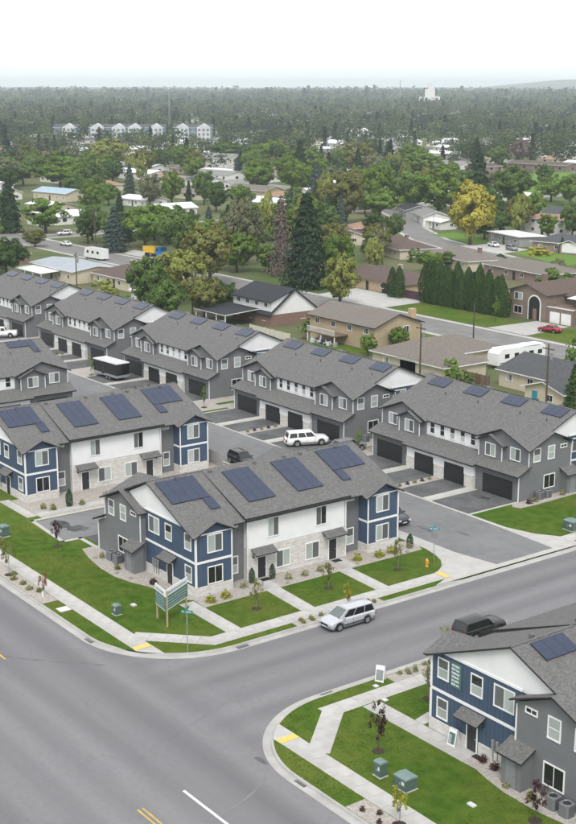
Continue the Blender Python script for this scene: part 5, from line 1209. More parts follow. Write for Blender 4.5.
# ---- trees of the neighbourhood: positions, sizes and kinds of the ones one can pick out
TREES = [
(-392.9,181.0,19.0,9.5,'spruce','leaf_spruce','tall dark spruce near the left edge above the street'),
(-302.6,137.8,10.2,11.3,'round','leaf_dark','dark round tree at the left edge behind the rear row'),
(-386.1,190.1,11.0,14.5,'wide','leaf_green','broad green tree with visible trunk beside the left street'),
(-438.1,235.0,10.8,11.0,'round','leaf_green','round green tree behind the blue-roofed house, to its right'),
(-351.3,186.4,9.1,7.9,'round','leaf_dark','round dark tree beside the left street, left of the blue spruce'),
(-353.7,170.5,5.2,6.9,'round','leaf_olive','brownish low bushy tree before the broad green tree at left'),
(-329.4,183.2,13.1,9.2,'spruce','leaf_bluespruce','blue spruce beside the yellow dump truck'),
(-332.7,194.8,12.5,13.2,'wide','leaf_green','bright green broad tree behind the yellow dump truck'),
(-305.7,189.1,14.4,12.4,'round','leaf_mid','grey-green big tree right of the blue truck cab'),
(-258.8,168.7,14.8,13.9,'wide','leaf_olive','large olive autumn tree left of the grey pine'),
(-283.5,195.0,18.4,10.8,'oval','leaf_grey','tall grey-green tree with bare trunk over the grey shed'),
(-324.4,231.5,15.9,6.0,'oval','leaf_light','slim yellow-green tree left of the dead spruce'),
(-262.6,191.9,20.3,8.8,'dead','leaf_dead','tall dead grey-brown spruce left of the giant dark spruce'),
(-243.0,184.7,22.5,13.3,'spruce','leaf_spruce','giant dark green spruce behind the black-roofed white house'),
(-278.0,215.9,16.2,7.9,'spruce','leaf_dark','dark spruce just right of the giant spruce'),
(-273.3,215.5,11.4,9.4,'round','leaf_olive','yellowish olive tree right of the giant spruce'),
(-219.2,175.7,11.5,8.9,'oval','leaf_light','pale green feathery tree in front of the tan house roof'),
(-261.4,221.6,9.7,7.7,'sparse','leaf_grey','thin birch left of the brown ranch roof'),
(-269.9,227.0,6.8,5.8,'round','leaf_dark','dark bushy tree left of the brown ranch chimney'),
(-307.3,259.1,8.0,7.8,'round','leaf_dark','left of two dark round trees by the curving street'),
(-307.8,267.5,7.5,7.6,'round','leaf_mid','right of two dark round trees by the curving street'),
(-351.8,284.2,17.3,15.5,'wide','leaf_olive','large olive-brown tree in the middle of the picture'),
(-389.1,328.8,17.1,13.6,'round','leaf_green','round green tree right of the large olive-brown tree'),
(-371.7,331.5,16.7,16.2,'round','leaf_mid','green round tree left end of the big clump above the street curve'),
(-354.5,328.6,16.9,19.3,'wide','leaf_green','broad green tree above the street curve, left of the yellow tree'),
(-282.7,275.0,18.5,15.2,'oval','leaf_yellow','large golden yellow tree right of the street lamp'),
(-330.3,324.8,24.8,11.6,'spruce','leaf_spruce','tall dark conifer rising behind the golden tree'),
(-318.3,318.6,14.4,9.3,'round','leaf_dark','dark tree just right of the golden tree'),
(-295.4,308.1,11.8,10.1,'round','leaf_olive','olive tree above the flat white carport roof'),
(-349.8,361.2,18.2,17.0,'wide','leaf_mid','big green tree upper right, behind the olive tree'),
(-277.5,313.1,11.5,8.0,'round','leaf_mid','green tree at the right edge beside the two-storey white house'),
(-371.4,405.5,9.5,12.8,'round','leaf_green','round green tree below the playing field'),
(-354.4,397.7,13.0,13.2,'round','leaf_green','round green tree at the right edge below the playing field'),
(-221.0,191.8,6.6,2.4,'column','leaf_cedar','left of two dark columnar cedars before the brown ranch'),
(-219.0,192.1,7.0,2.4,'column','leaf_cedar','right of two dark columnar cedars before the brown ranch'),
(-233.2,137.3,12.2,9.0,'round','leaf_mid','dark green tree right behind the rear row, left in its clump'),
(-239.6,148.0,12.7,11.9,'round','leaf_light','light green tree in the clump behind the rear row'),
(-222.5,143.7,9.3,8.8,'round','leaf_olive','olive tree right in the clump behind the rear row'),
(-221.2,133.8,9.0,8.2,'round','leaf_mid','mid-green tree in the centre of the clump behind the rear row'),
(-226.5,150.5,7.0,6.2,'round','leaf_dark','dark bushy tree left of the black patio roof'),
(-254.9,138.9,4.4,7.4,'bush','leaf_light','light green bush behind the rear row by the metal roof'),
(-237.8,135.3,3.3,2.9,'bush','leaf_mid','green bush behind the rear row, right of the light green bush'),
(-197.3,151.4,3.4,4.9,'bush','leaf_mid','green bushes by the pale fence of the black-roofed house'),
(-148.3,141.4,4.1,3.7,'bush','leaf_green','green shrub in front of the taupe ranch, behind the rear row'),
(-146.0,142.2,2.5,2.5,'bush','leaf_mid','small shrub right of the green shrub before the taupe ranch'),
(-173.2,145.1,3.8,3.4,'round','leaf_green','small green tree before the tan house'),
(-174.2,152.8,4.3,3.9,'round','leaf_green','small green tree at the right corner of the tan house'),
(-124.5,142.7,7.3,4.3,'spruce','leaf_dark','dark conifer at the right edge behind the rear row'),
(-146.5,167.1,4.7,3.7,'bush','leaf_mid','green shrub at the right edge by the street'),
(-184.6,187.1,5.4,2.2,'sparse','leaf_green','thin young tree on the lawn before the cedar hedge'),
(-218.9,242.3,4.8,4.8,'round','leaf_grey','grey-green small tree behind the brown arched house'),
(-253.5,282.1,4.7,2.5,'spruce','leaf_dark','small cone-shaped conifer before the rose-brick ranch'),
(-254.0,273.8,2.5,7.2,'bush','leaf_gold','yellow-green shrubs at the drive of the rose-brick ranch'),
(-246.3,226.1,5.5,6.5,'round','leaf_green','green tree behind the left end of the cedar hedge'),
(-249.3,234.7,4.1,5.1,'round','leaf_mid','dark green tree behind the middle of the cedar hedge'),
(-263.1,236.1,3.7,4.8,'bush','leaf_mid','shrub by the street, left of the cedar hedge'),
(-241.3,245.6,3.6,4.1,'column','leaf_cedar','dark cedar behind the right end of the hedge'),
(-646.4,356.6,18.0,24.9,'wide','leaf_light','yellow-green broad tree below the apartment blocks'),
(-545.7,276.5,13.2,25.0,'wide','leaf_green','broad bright green tree at left, below the first apartment block'),
(-559.6,257.8,10.6,11.6,'round','leaf_dark','dark round tree at the left edge under the white roofs'),
(-480.1,274.6,15.3,6.5,'spruce','leaf_bluespruce','dark blue conifer left of the long white roofs'),
(-443.5,262.3,12.8,9.9,'round','leaf_grey','grey-green tree before the long white roofs'),
(-449.8,276.0,13.1,10.2,'round','leaf_green','green tree right of the grey-green tree at left centre'),
(-445.9,281.3,10.0,3.9,'spruce','leaf_spruce','narrow dark conifer at left centre'),
(-442.4,286.1,13.1,10.2,'round','leaf_mid','green tree left of the brown bungalow roof'),
(-414.7,273.4,10.9,10.3,'round','leaf_dark','dark green tree below the brown bungalow roof'),
(-409.4,280.5,10.9,11.1,'round','leaf_green','green tree below the white far house'),
(-661.8,446.5,15.0,25.9,'wide','leaf_mid','broad tree left of the far white house'),
(-623.8,448.2,16.7,22.7,'wide','leaf_green','broad tree right of the far white house'),
(-537.7,397.3,12.6,14.8,'round','leaf_green','round tree over the far white house'),
(-522.9,393.6,20.9,11.6,'spruce','leaf_spruce','dark spruce in the centre, left of a pair'),
(-427.4,329.7,15.8,9.6,'spruce','leaf_bluespruce','dark spruce in the centre, right of a pair'),
(-539.9,445.2,17.2,22.7,'wide','leaf_olive','yellowish tree with a dark conifer before it'),
(-506.2,416.1,17.1,7.7,'spruce','leaf_spruce','dark conifer before the yellowish tree'),
(-584.0,502.0,15.6,11.3,'spruce','leaf_spruce','dark conifer left of the far white gabled house'),
(-510.0,459.7,13.9,22.2,'wide','leaf_green','broad tree right of centre in the canopy'),
(-482.5,472.1,21.3,10.9,'spruce','leaf_spruce','dark pointed conifer at upper right'),
(-533.7,538.8,14.1,14.4,'round','leaf_mid','green tree near the long grey far roofs'),
(-553.3,576.4,17.1,13.9,'round','leaf_dead','bare brownish tree before the long grey far roofs'),
(-678.3,743.2,21.3,8.7,'spruce','leaf_spruce','dark conifer far right on the canopy'),
(-416.9,450.9,11.4,9.8,'round','leaf_mid','green tree left of the playing field edge'),
]
for (x, y, h, w, kind, leaf, lb) in TREES:
    tree(x, y, h, w, kind, leaf, lb, 'shrub' if kind == 'bush' else 'tree', z=GZ, bark='bark_dead' if kind == 'dead' else 'bark')
# hedge of columnar cedars along the background street
ORD = ['first', 'second', 'third', 'fourth', 'fifth', 'sixth', 'seventh', 'eighth', 'ninth', 'tenth', 'eleventh', 'twelfth', 'thirteenth', 'fourteenth', 'fifteenth', 'sixteenth', 'seventeenth', 'eighteenth', 'nineteenth', 'twentieth', 'twenty-first', 'twenty-second', 'twenty-third']
for i in range(23):
    x = -211.5+i*1.08+0.25*math.sin(i*3.1); tree(x, 192.9+0.3*math.sin(i*1.7), 8.3+1.1*math.sin(i*2.2)+0.5*math.sin(i*5.1)-0.9*(i > 18), 3.0, 'column', 'leaf_cedar', 'columnar cedar, %s from the left in the dark hedge row by the arched house' % ORD[i], 'tree', 'hedge row of columnar cedars', z=GZ, bark='bark_pale')


# ================================================================== NEIGHBOURHOOD HOUSES
def shell(mb, L, D, h, pitch, style):
    r = D/2*pitch
    if style == 'gable': mb.prism([(-L/2, -D/2, 0), (-L/2, D/2, 0), (-L/2, D/2, h), (-L/2, 0, h+r-0.1), (-L/2, -D/2, h)], (L, 0, 0))
    else: mb.box(-L/2, L/2, -D/2, D/2, 0, h)
def roofshape(mb, L, D, h, pitch, style, ov=0.5, t=0.16):
    z0 = h-ov*pitch+0.05; zr = h+D/2*pitch+0.05; a, b = L/2+ov, D/2+ov
    if style == 'gable':
        for s in (-1, 1): mb.prism([(-a, s*b, z0), (a, s*b, z0), (a, 0, zr), (-a, 0, zr)], (0, 0, -t), 0, 1, 1)
    elif style == 'flat': mb.prism([(-a, -b, h+0.25), (a, -b, h+0.25), (a, b, h+0.05), (-a, b, h+0.05)], (0, 0, -0.22), 0, 1, 1)
    else:
        e = max(0.4, a-b)
        mb.poly([(-a, -b, z0), (a, -b, z0), (e, 0, zr), (-e, 0, zr)]); mb.poly([(a, b, z0), (-a, b, z0), (-e, 0, zr), (e, 0, zr)])
        mb.poly([(a, -b, z0), (a, b, z0), (e, 0, zr)]); mb.poly([(-a, b, z0), (-a, -b, z0), (-e, 0, zr)])
        mb.prism([(-a, -b, z0-0.002), (a, -b, z0-0.002), (a, b, z0-0.002), (-a, b, z0-0.002)], (0, 0, -0.18), 1, 1, 1)
def house(x, y, rz, L, D, h, roof, wall, label, style='gable', pitch=0.38, chimney=None, garage=None, nwin=4, wz=None, cat='house', group=None, z=GZ, name='house', door=True, simple=False, fascia='white_trim', wings=(), ww=1.3, wh=1.15, endwin=True, chimney_mat='wall_brick'):
    T = tag(empty(name, (x, y, z), rz), label, cat, group)
    mb = MB(); shell(mb, L, D, h, pitch, style); mb.build('wall', wall, T)
    mb = MB(); roofshape(mb, L, D, h, pitch, style)
    R = mb.build('roof', [roof, fascia], T)
    for (wx, wy, wL, wD, wh_, wrz, wst) in wings:          # wings with their own ridge
        q = MB(); shell(q, wL, wD, wh_, pitch, wst); q.build('wall', wall, T, (wx, wy, 0), wrz)
        q = MB(); roofshape(q, wL, wD, wh_, pitch, wst); q.build('roof', [roof, fascia], T, (wx, wy, 0.012), wrz)
    if chimney:
        q = MB(); q.box(chimney-0.45, chimney+0.45, 0.3, 1.1, h*0.6, h+D/2*pitch+0.9); c = q.build('chimney', chimney_mat, R)
        MB().box(chimney-0.52, chimney+0.52, 0.23, 1.17, h+D/2*pitch+0.9, h+D/2*pitch+1.0).build('cap', 'concrete', c)
    if not simple:
        for lev in ([0.95] if h < 4 else [0.95, 3.5]) if wz is None else wz:
            for s in (-1, 1):
                for k in range(nwin):
                    px = -L/2+L*(k+0.5)/nwin
                    if garage and lev < 2 and s < 0 and px > L/2-garage-1.5: continue
                    if door and lev < 2 and s < 0 and abs(px) < 0.9: continue
                    window(T, px, s*(D/2+0.004), lev, ww, wh, 0 if s < 0 else PI, 'slider', wrnd.choice(('dd', 'sd', 'bs')))
            if endwin:
                for s in (-1, 1): window(T, s*(L/2+0.004), D*0.18, lev, ww, wh, s*PI/2, 'slider', wrnd.choice(('dd', 'sd', 'bs')))
        if door:
            d = MB().box(-0.47, 0.47, -D/2-0.05, -D/2, 0.05, 2.1).build('door', 'door_dark', T); MB().box(0.3, 0.38, -D/2-0.1, -D/2-0.05, 1, 1.08).build('handle', 'metal_galv', d)
        if garage:
            q = MB()
            for k in range(4): q.box(L/2-0.6-garage, L/2-0.6, -D/2-0.05, -D/2, 0.03+k*0.53, 0.53+k*0.53)
            q.build('garage_door', 'white_trim', T)
    else:
        for k in range(max(2, nwin-1)):
            px = -L/2+L*(k+0.5)/max(2, nwin-1)
            for s in (-1, 1): MB().box(px-0.7, px+0.7, *sorted((s*D/2, s*(D/2+0.04))), 1.0, 2.2).build('window', 'pane_dark', T)
        MB().box(-L/2-0.04, -L/2, -1, 0.6, 1.0, 2.2).build('window', 'pane_dark', T); MB().box(L/2, L/2+0.04, -1, 0.6, 1.0, 2.2).build('window', 'pane_dark', T)
    return T
# black-roofed house, white upper storey over brick
H = house(-213.0, 154.0, 0, 13.4, 11.4, 2.6, 'roof_black', 'white_siding', 'white house over brick base with black roof and long dormer, beside the tan house', pitch=0.74, nwin=3, door=False, fascia='fascia_black', wz=[0.9])
MB().box(-6.75, 6.76, -5.76, 5.76, 0, 2.3).build('brick_base', 'wall_brick', H)
q = MB(); q.prism([(-6.5, -5.4, 2.7), (-6.5, -5.4, 4.75), (-6.5, 0, 6.5), (-6.5, 0, 2.7)], (13.0, 0, 0)); q.build('dormer', 'white_siding', H)
q = MB(); q.prism([(-6.9, -5.95, 4.78), (6.9, -5.95, 4.78), (6.9, 0.1, 6.98), (-6.9, 0.1, 6.98)], (0, 0, -0.16), 0, 1, 1); q.build('roof', ['roof_black', 'fascia_black'], H)
for k in range(4): window(H, -4.6+k*3.1, -5.405, 3.55, 1.2, 0.95, 0, 'slider', 'dd')
q = MB(); q.prism([(-8.3, -13.6, 2.5), (2.6, -13.6, 2.5), (2.6, -5.4, 3.0), (-8.3, -5.4, 3.0)], (0, 0, -0.14), 0, 1, 1); q.build('patio_roof', ['roof_black', 'white_trim'], H)
for px in (-8.0, -4.4, -0.8, 2.3): MB().box(px-0.08, px+0.08, -13.4, -13.24, 0, 2.5).build('post', 'white_trim', H)
# tan stucco house
H = house(-185.0, 154.0, 0, 18.6, 10.8, 4.3, 'roof_taupe', 'wall_tan', 'tan two-level house with taupe roof and cluttered white-railed deck', pitch=0.34, nwin=4, door=False, wz=[2.7], fascia='fascia_black', chimney=None)
MB().box(-6, 2, -8.6, -5.4, 1.7, 1.9).build('deck', 'wood_fence', H)
rl_ = MB()
for k in range(33): rl_.box(-6+k*0.25-0.02, -6+k*0.25+0.02, -8.58, -8.54, 1.9, 2.8)
rl_.box(-6, 2, -8.6, -8.52, 2.8, 2.88); rl_.build('railing', 'white_trim', H)
for px in (-5.9, -2, 1.9): MB().box(px-0.07, px+0.07, -8.55, -8.4, 0, 1.7).build('post', 'white_trim', H)
for i in range(8): MB().box(-6.4-i*0.28, -6.12-i*0.28, -8.5, -7.4, 1.7-0.21*(i+1), 1.75-0.21*(i+1)).build('stair_tread', 'wood_fence', H)
MB().box(8.0, 8.9, 3.4, 4.6, 3, 6.6).build('chimney', 'wall_tanbrick', H)
rr = random.Random(8)
for i in range(10):
    x, y = -190+i*0.75+rr.random()*0.3, 145.0+rr.random()*0.8
    if i % 2: tag(MB().box(-0.35, 0.35, -0.3, 0.3, 0, 0.5+0.5*rr.random()).build('storage_tote', ('wall_gray', 'plate', 'paint_navy')[i % 3], None, (x, y, GZ), rr.random()*3), 'storage tote among the clutter below the tan house deck', 'tote', 'clutter below the deck')
    else:
        c = tag(empty('patio_chair', (x, y, GZ), rr.random()*6), 'plastic patio chair among the clutter below the tan house deck', 'chair', 'chairs below the deck')
        MB().box(-0.25, 0.25, -0.25, 0.25, 0.40, 0.45).build('seat', 'plate', c); MB().box(-0.25, 0.25, 0.21, 0.26, 0.45, 0.95).build('backrest', 'plate', c)
        for a in (-0.22, 0.22):
            for b_ in (-0.22, 0.22): MB().box(a-0.02, a+0.02, b_-0.02, b_+0.02, 0, 0.4).build('leg', 'plate', c)
# taupe hipped ranch
H = house(-161.2, 150.0, PI/2, 19, 10.6, 2.8, 'roof_taupe', 'wall_cream', 'cream ranch with sprawling taupe hip roof behind the rear row', style='hip', pitch=0.36, nwin=4, wings=((-5.0, -6.8, 10.5, 9, 2.7, PI/2, 'hip'),))
# cream house with slate roof and blue door
H = house(-134.5, 152.5, 0, 17.5, 12.0, 2.8, 'roof_slate', 'wall_cream', 'cream house with slate grey roof and teal door at the right edge', pitch=0.3, nwin=4, door=False, wings=((5.5, -7.0, 8.5, 7.5, 2.7, PI/2, 'gable'),), wz=[1.1])
MB().box(3.2, 4.2, -11.32, -11.25, 0.05, 2.15).build('door', 'sign_street_blue', H); window(H, 6.6, -11.26, 1.0, 1.3, 1.1, 0, 'slider', 'dd')
MB().box(1.0, 1.5, 1.0, 1.5, 4.2, 5.6).build('flue', 'white_trim', H)
# brown two-storey house with arched entry
H = house(-183.6, 202.0, PI/2, 14, 9.8, 5.5, 'roof_brown', 'wall_taupe', 'brown house with white-trimmed arched entry and red chimney beside the cedar hedge', pitch=0.33, nwin=2, door=False, wz=[], fascia='wall_taupe', endwin=False)
# its street front faces local -x
def arch_pts(cy, w, z0, zs, n=10): return [(0, cy-w/2, z0)] + [(0, cy-w/2*math.cos(PI*k/n), zs+w/2*math.sin(PI*k/n)) for k in range(n+1)] + [(0, cy+w/2, z0)]
q = MB(); q.prism([(-7.05, p[1], p[2]) for p in arch_pts(-1.9, 3.5, 0, 3.3)], (0.04, 0, 0)); q.build('entry_surround', 'white_trim', H)
q = MB(); q.prism([(-7.1, p[1], p[2]) for p in arch_pts(-1.9, 2.9, 0, 3.3)], (0.04, 0, 0)); q.build('entry_shade', 'plastic_black', H)  # flat black arch panel: the shade of the entry put into its colour
MB().box(-7.14, -7.1, -2.6, -1.6, 0.05, 2.3).build('door', 'wall_brick', H)
window(H, -7.005, 2.5, 3.6, 2.3, 1.5, -PI/2, 'slider', 'sb'); window(H, -7.005, 2.5, 0.8, 2.3, 1.6, -PI/2, 'slider', 'dd')
MB().box(1.2, 2.1, 3.2, 4.2, 5, 8.0).build('chimney', 'wall_brick', H)
q = MB(); q.box(-6.6, 6.0, -11.5, -4.85, 0, 3.0); q.build('garage_block', 'wall_taupe', H)
for k in (-7.0, -9.9): MB().box(-6.66, -6.6, k-1.25, k+1.25, 0.03, 2.2).build('garage_door', 'white_trim', H)
MB().box(-6.7, -6.0, -11.6, -4.85, 3.0, 3.12).build('balcony_floor', 'white_trim', H)
rl_ = MB()
for k in range(26): rl_.box(-6.62, -6.58, -11.5+k*0.26, -11.46+k*0.26, 3.1, 3.95)
rl_.box(-6.65, -6.55, -11.5, -4.9, 3.95, 4.02); rl_.build('railing', 'wall_taupe', H)
q = MB(); q.box(-1.0, 6.0, -18, -4.85, 3.0, 5.2); q.build('upper_wing', 'wall_taupe', H)
q = MB(); q.prism([(-2.0, -18.5, 4.9), (-2.0, -4.9, 4.9), (2.6, -4.9, 6.9), (2.6, -18.5, 6.9)], (0, 0, -0.16), 0, 1, 1); q.prism([(7.0, -18.5, 5.0), (7.0, -4.9, 5.0), (2.6, -4.9, 6.9), (2.6, -18.5, 6.9)], (0, 0, -0.16), 0, 1, 1); q.build('roof', ['roof_brown', 'wall_taupe'], H)
MB().box(0.5, 6.0, -18, -11.5, 0, 3.0).build('lower_wing', 'wall_white', H)
q = MB(); q.prism([(-4.5, -12, 4.9), (-4.5, -8, 4.9), (-1, -8, 5.2), (-1, -12, 5.2)], (0, 0, -0.1)); q.build('awning', 'roof_white', H)
# brown ranch with tan brick
H = house(-232.5, 200.0, 0, 26, 11.5, 2.8, 'roof_brown', 'wall_tanbrick', 'long brown-roofed tan brick ranch with dark garage left of the cedar hedge', style='hip', pitch=0.34, nwin=5, chimney=4.0, fascia='wall_taupe', chimney_mat='wall_tanbrick')
MB().box(5.2, 9.0, -5.81, -5.75, 0.03, 2.2).build('garage_door', 'plastic_black', H)
f = tag(empty('wooden_fence', (-218.5, 193.2, GZ)), 'plum-brown board fence at the right end of the tan brick ranch', 'fence')
for k in range(25): MB().box(k*0.29, k*0.29+0.27, 0, 0.03, 0.05, 1.85).build('board', 'plum_fence', f)
for k in range(4): MB().box(k*2.4, k*2.4+0.1, 0.03, 0.13, 0, 1.9).build('post', 'plum_fence', f)
f = tag(empty('vinyl_fence', (-203.0, 141.0, GZ)), 'pale cream board fence in front of the black-roofed white house', 'fence')
for k in range(44): MB().box(k*0.29, k*0.29+0.275, 0, 0.03, 0.05, 1.8).build('board', 'cream_fence', f)
for k in range(6): MB().box(k*2.5, k*2.5+0.1, 0.03, 0.13, 0, 1.9).build('post', 'cream_fence', f)
f = tag(empty('wooden_fence', (-152.0, 144.6, GZ), rad(0)), 'weathered brown board fence in front of the white travel trailer', 'fence')
for k in range(30): MB().box(k*0.29, k*0.29+0.27, 0, 0.03, 0.05, 1.6+0.04*(k % 3)).build('board', 'wood_fence', f)
for k in range(4): MB().box(k*2.8, k*2.8+0.1, 0.03, 0.13, 0, 1.8).build('post', 'wood_fence', f)
# metal-roofed low house, brown-roofed house, dark roof at the left
house(-291.0, 150.5, 0, 22, 12.5, 3.0, 'roof_metal', 'wall_cream', 'low cream house with pale grey metal roof at the left, behind the rear row', pitch=0.14, nwin=5, garage=None)
q = tag(empty('carport', (-292.0, 142.0, GZ)), 'white-roofed carport in front of the grey metal roof', 'carport')
MB().prism([(-8, -3, 2.3), (6, -3, 2.3), (6, 2.5, 2.6), (-8, 2.5, 2.6)], (0, 0, -0.12)).build('roof', 'roof_white', q)
for px in (-7.8, -3, 1.5, 5.8): MB().box(px-0.07, px+0.07, -2.9, -2.76, 0, 2.25).build('post', 'white_trim', q)
house(-269.0, 155.0, 0, 20, 12, 2.8, 'roof_brown', 'wall_cream', 'brown-roofed cream house left of the green clump behind the rear row', style='hip', pitch=0.32, nwin=4, chimney=-3.0)
house(-331.0, 148.0, rad(0), 18, 11, 2.8, 'roof_black', 'wall_brick', 'dark-roofed brick house at the left edge behind the rear row', style='hip', pitch=0.36, nwin=4)
house(-248.0, 146.0, rad(0), 7, 5, 2.4, 'roof_white', 'wall_white', 'small white shed behind the rear row beside the light green tree', pitch=0.25, nwin=1, cat='shed', name='shed')
house(-298.0, 200.5, rad(4), 8, 6, 2.5, 'roof_slate', 'wall_cream', 'grey-roofed shed under the tall grey-green tree', pitch=0.3, nwin=2, cat='shed', name='shed')
house(-277, 207, rad(4), 14, 9, 2.8, 'roof_slate', 'wall_tan', 'slate-roofed house between the grey-green tree and the dead spruce', pitch=0.34, nwin=3)
# around the curving street
house(-279, 244.5, rad(-16), 24, 11, 2.8, 'roof_brown', 'wall_cream', 'brown-roofed cream ranch below the street curve', style='hip', pitch=0.34, nwin=4, chimney=3)
house(-249.5, 241.0, rad(-12), 21, 11, 2.8, 'roof_taupe', 'wall_cream', 'long taupe-roofed ranch just behind the cedar hedge, left one', style='hip', pitch=0.3, nwin=4, chimney=6)
house(-223.0, 238.0, rad(-8), 24, 11, 2.8, 'roof_taupe', 'wall_rosebrick', 'long taupe-roofed ranch just behind the cedar hedge, right one', style='hip', pitch=0.3, nwin=4)
house(-309.5, 249.5, rad(-30), 15, 10, 2.8, 'roof_brown', 'wall_cream', 'brown-roofed house beside the blue car', style='gable', pitch=0.34, nwin=3)
house(-322.0, 267.0, rad(-35), 11, 8, 2.8, 'roof_terracotta', 'wall_rosebrick', 'terracotta-roofed small house below the large olive-brown tree', style='hip', pitch=0.32, nwin=3)
house(-340.0, 312.0, rad(-30), 17, 9, 2.8, 'roof_ash', 'wall_white', 'white house with ash grey roof left of the golden tree', pitch=0.32, nwin=4, garage=4.8)
house(-360.0, 322.0, rad(-30), 16, 9, 2.8, 'roof_black', 'wall_gray', 'dark-roofed house at the end of the street curve', pitch=0.32, nwin=3)
house(-277.5, 289.0, rad(-14), 17, 9, 2.8, 'roof_white', 'wall_gray', 'flat white-roofed carport house right of the golden tree', style='flat', nwin=4)
H = house(-253.5, 287.0, rad(12), 21, 10, 2.9, 'roof_slate', 'wall_rosebrick', 'rose-brick ranch with slate roof and white front gable at the right', style='hip', pitch=0.34, nwin=4, wings=((2.5, -4.0, 6, 6, 2.9, PI/2, 'gable'),))
MB().box(0.2, 4.8, -7.1, -7.02, 0.5, 3.2).build('gable_panel', 'white_trim', H)
house(-291.0, 318.0, rad(12), 17, 10, 5.0, 'roof_terracotta', 'wall_white', 'two-level white house with terracotta roof at the right', pitch=0.2, nwin=5, style='hip')
house(-296.0, 337.0, rad(12), 22, 12, 4.4, 'roof_slate', 'wall_gray', 'grey house with wide slate roof behind the terracotta roof', pitch=0.34, nwin=5)
house(-322.0, 300.0, rad(-10), 9, 6, 2.6, 'roof_white', 'wall_white', 'small white-roofed outbuilding behind the golden tree', pitch=0.2, nwin=2, cat='shed', name='shed')
house(-498, 252, rad(10), 22, 10, 3.4, 'roof_blue', 'wall_cream', 'cream house with pale blue metal roof at upper left', pitch=0.3, nwin=5)
house(-513, 236, rad(10), 9, 8, 3.0, 'roof_blue', 'wall_white', 'small house with bright blue roof left of the pale blue roof', pitch=0.34, nwin=2)
house(-452, 225, rad(5), 18, 10, 2.8, 'roof_white', 'wall_cream', 'cream house with white roof right of the pale blue roof', pitch=0.22, nwin=4)
house(-455, 266, rad(5), 18, 10, 2.8, 'roof_white', 'wall_white', 'white-roofed house between blue spruce and the green trees', pitch=0.22, nwin=4)
house(-467, 328, rad(8), 24, 11, 3.0, 'roof_taupe', 'wall_tan', 'tan bungalow with wide taupe roof at upper centre left', pitch=0.3, nwin=5)
house(-432, 318, rad(8), 16, 10, 3.0, 'roof_terracotta', 'wall_cream', 'cream house with tan roof behind the dead spruce', pitch=0.3, nwin=4, style='hip')
house(-640, 425, rad(10), 26, 14, 6.0, 'roof_ash', 'wall_white', 'large pale two-storey house in the far canopy at centre left', pitch=0.34, nwin=5)
house(-585, 390, rad(10), 26, 10, 3.0, 'roof_white', 'wall_white', 'long low white building below the large pale house', pitch=0.12, nwin=6)
for (x, y, L, rm, lb) in ((-664, 288, 30, 'roof_white', 'long white-roofed building at the far left'), (-600, 262, 28, 'roof_white', 'white-roofed building at the left edge above the dark round tree'), (-640, 296, 26, 'roof_brown', 'brown-roofed house below the long white roof at far left'),
                          (-590, 345, 30, 'roof_white', 'white roofs below the yellow-green broad tree'), (-640, 372, 38, 'roof_white', 'long white roof left of centre under the dark trees'), (-560, 372, 26, 'roof_ash', 'ash-roofed house left of centre'),
                          (-700, 402, 30, 'roof_terracotta', 'terracotta-roofed far building under the apartment trees'), (-600, 560, 36, 'roof_ash', 'long ash grey roof at the far right'), (-640, 600, 30, 'roof_white', 'pale long roof at the far right behind the ash roof'),
                          (-520, 560, 40, 'roof_brown', 'long low brown-roofed school building by the playing field'), (-505, 585, 34, 'roof_white', 'long white-roofed school wing by the playing field'),
                          (-700, 560, 30, 'roof_ash', 'ash-roofed far house right of centre'), (-540, 490, 24, 'roof_brown', 'brown-roofed house below the bare brownish tree'), (-800, 640, 30, 'roof_white', 'far white gabled house above the centre canopy'),
                          (-860, 660, 34, 'roof_terracotta', 'far terracotta-roofed house beside the white gabled one')):
    house(x, y, rad(6), L, 13, 3.4, rm, 'wall_white' if rm != 'roof_brown' else 'wall_taupe', lb, pitch=0.2, nwin=6, simple=True)
# ---- apartment blocks in the far canopy
def apartment(x, y, rz, L, label):
    T = tag(empty('apartment_block', (x, y, GZ), rz), label, 'apartments', 'far apartment blocks'); T.scale = (1.0, 1.0, 1.1)
    MB().box(-L/2, L/2, -7, 7, 0, 10.5).build('wall', 'far_blue', T)
    q = MB(); roofshape(q, L, 14, 10.5, 0.32, 'gable'); q.build('roof', ['roof_slate', 'white_trim'], T)
    for px in [(-L/2+7), (L/2-7)] if L > 26 else [L/2-7]:
        q = MB(); q.prism([(px-5.5, -8.6, 0), (px+5.5, -8.6, 0), (px+5.5, -8.6, 10.6), (px, -8.6, 13.4), (px-5.5, -8.6, 10.6)], (0, 8.6, 0)); b = q.build('bay', 'apt_pale', T)
        for lev in range(3):
            for dx in (-3.6, 0, 3.6):
                w = MB().box(px+dx-0.9, px+dx+0.9, -8.68, -8.6, 1.0+lev*3.3, 2.7+lev*3.3).build('window', 'pane_screen', T)
    for lev in range(3):
        for k in range(int(L/4)):
            px = -L/2+2+k*4
            MB().box(px-0.8, px+0.8, -7.06, -7, 1.0+lev*3.3, 2.6+lev*3.3).build('window', 'pane_screen', T)
for (x, y, L, lb) in ((-1037, 534, 20, 'leftmost far apartment block with white gabled end'), (-1016, 563, 32, 'second far apartment block from the left, white gabled bays'), (-997, 588, 32, 'third far apartment block from the left, beside the mast'), (-973, 620, 32, 'rightmost far apartment block, behind the mast')):
    apartment(x, y, rad(52), L, lb)
m = tag(empty('radio_mast', (-1090, 668, GZ)), 'slender white radio mast above the apartment blocks', 'mast')
q = MB()
for a in range(3): q.tube([(0.8*math.cos(a*2.1), 0.8*math.sin(a*2.1), 0), (0.25*math.cos(a*2.1), 0.25*math.sin(a*2.1), 42)], 0.12, 5)
q.build('legs', 'metal_galv', m); q = MB()
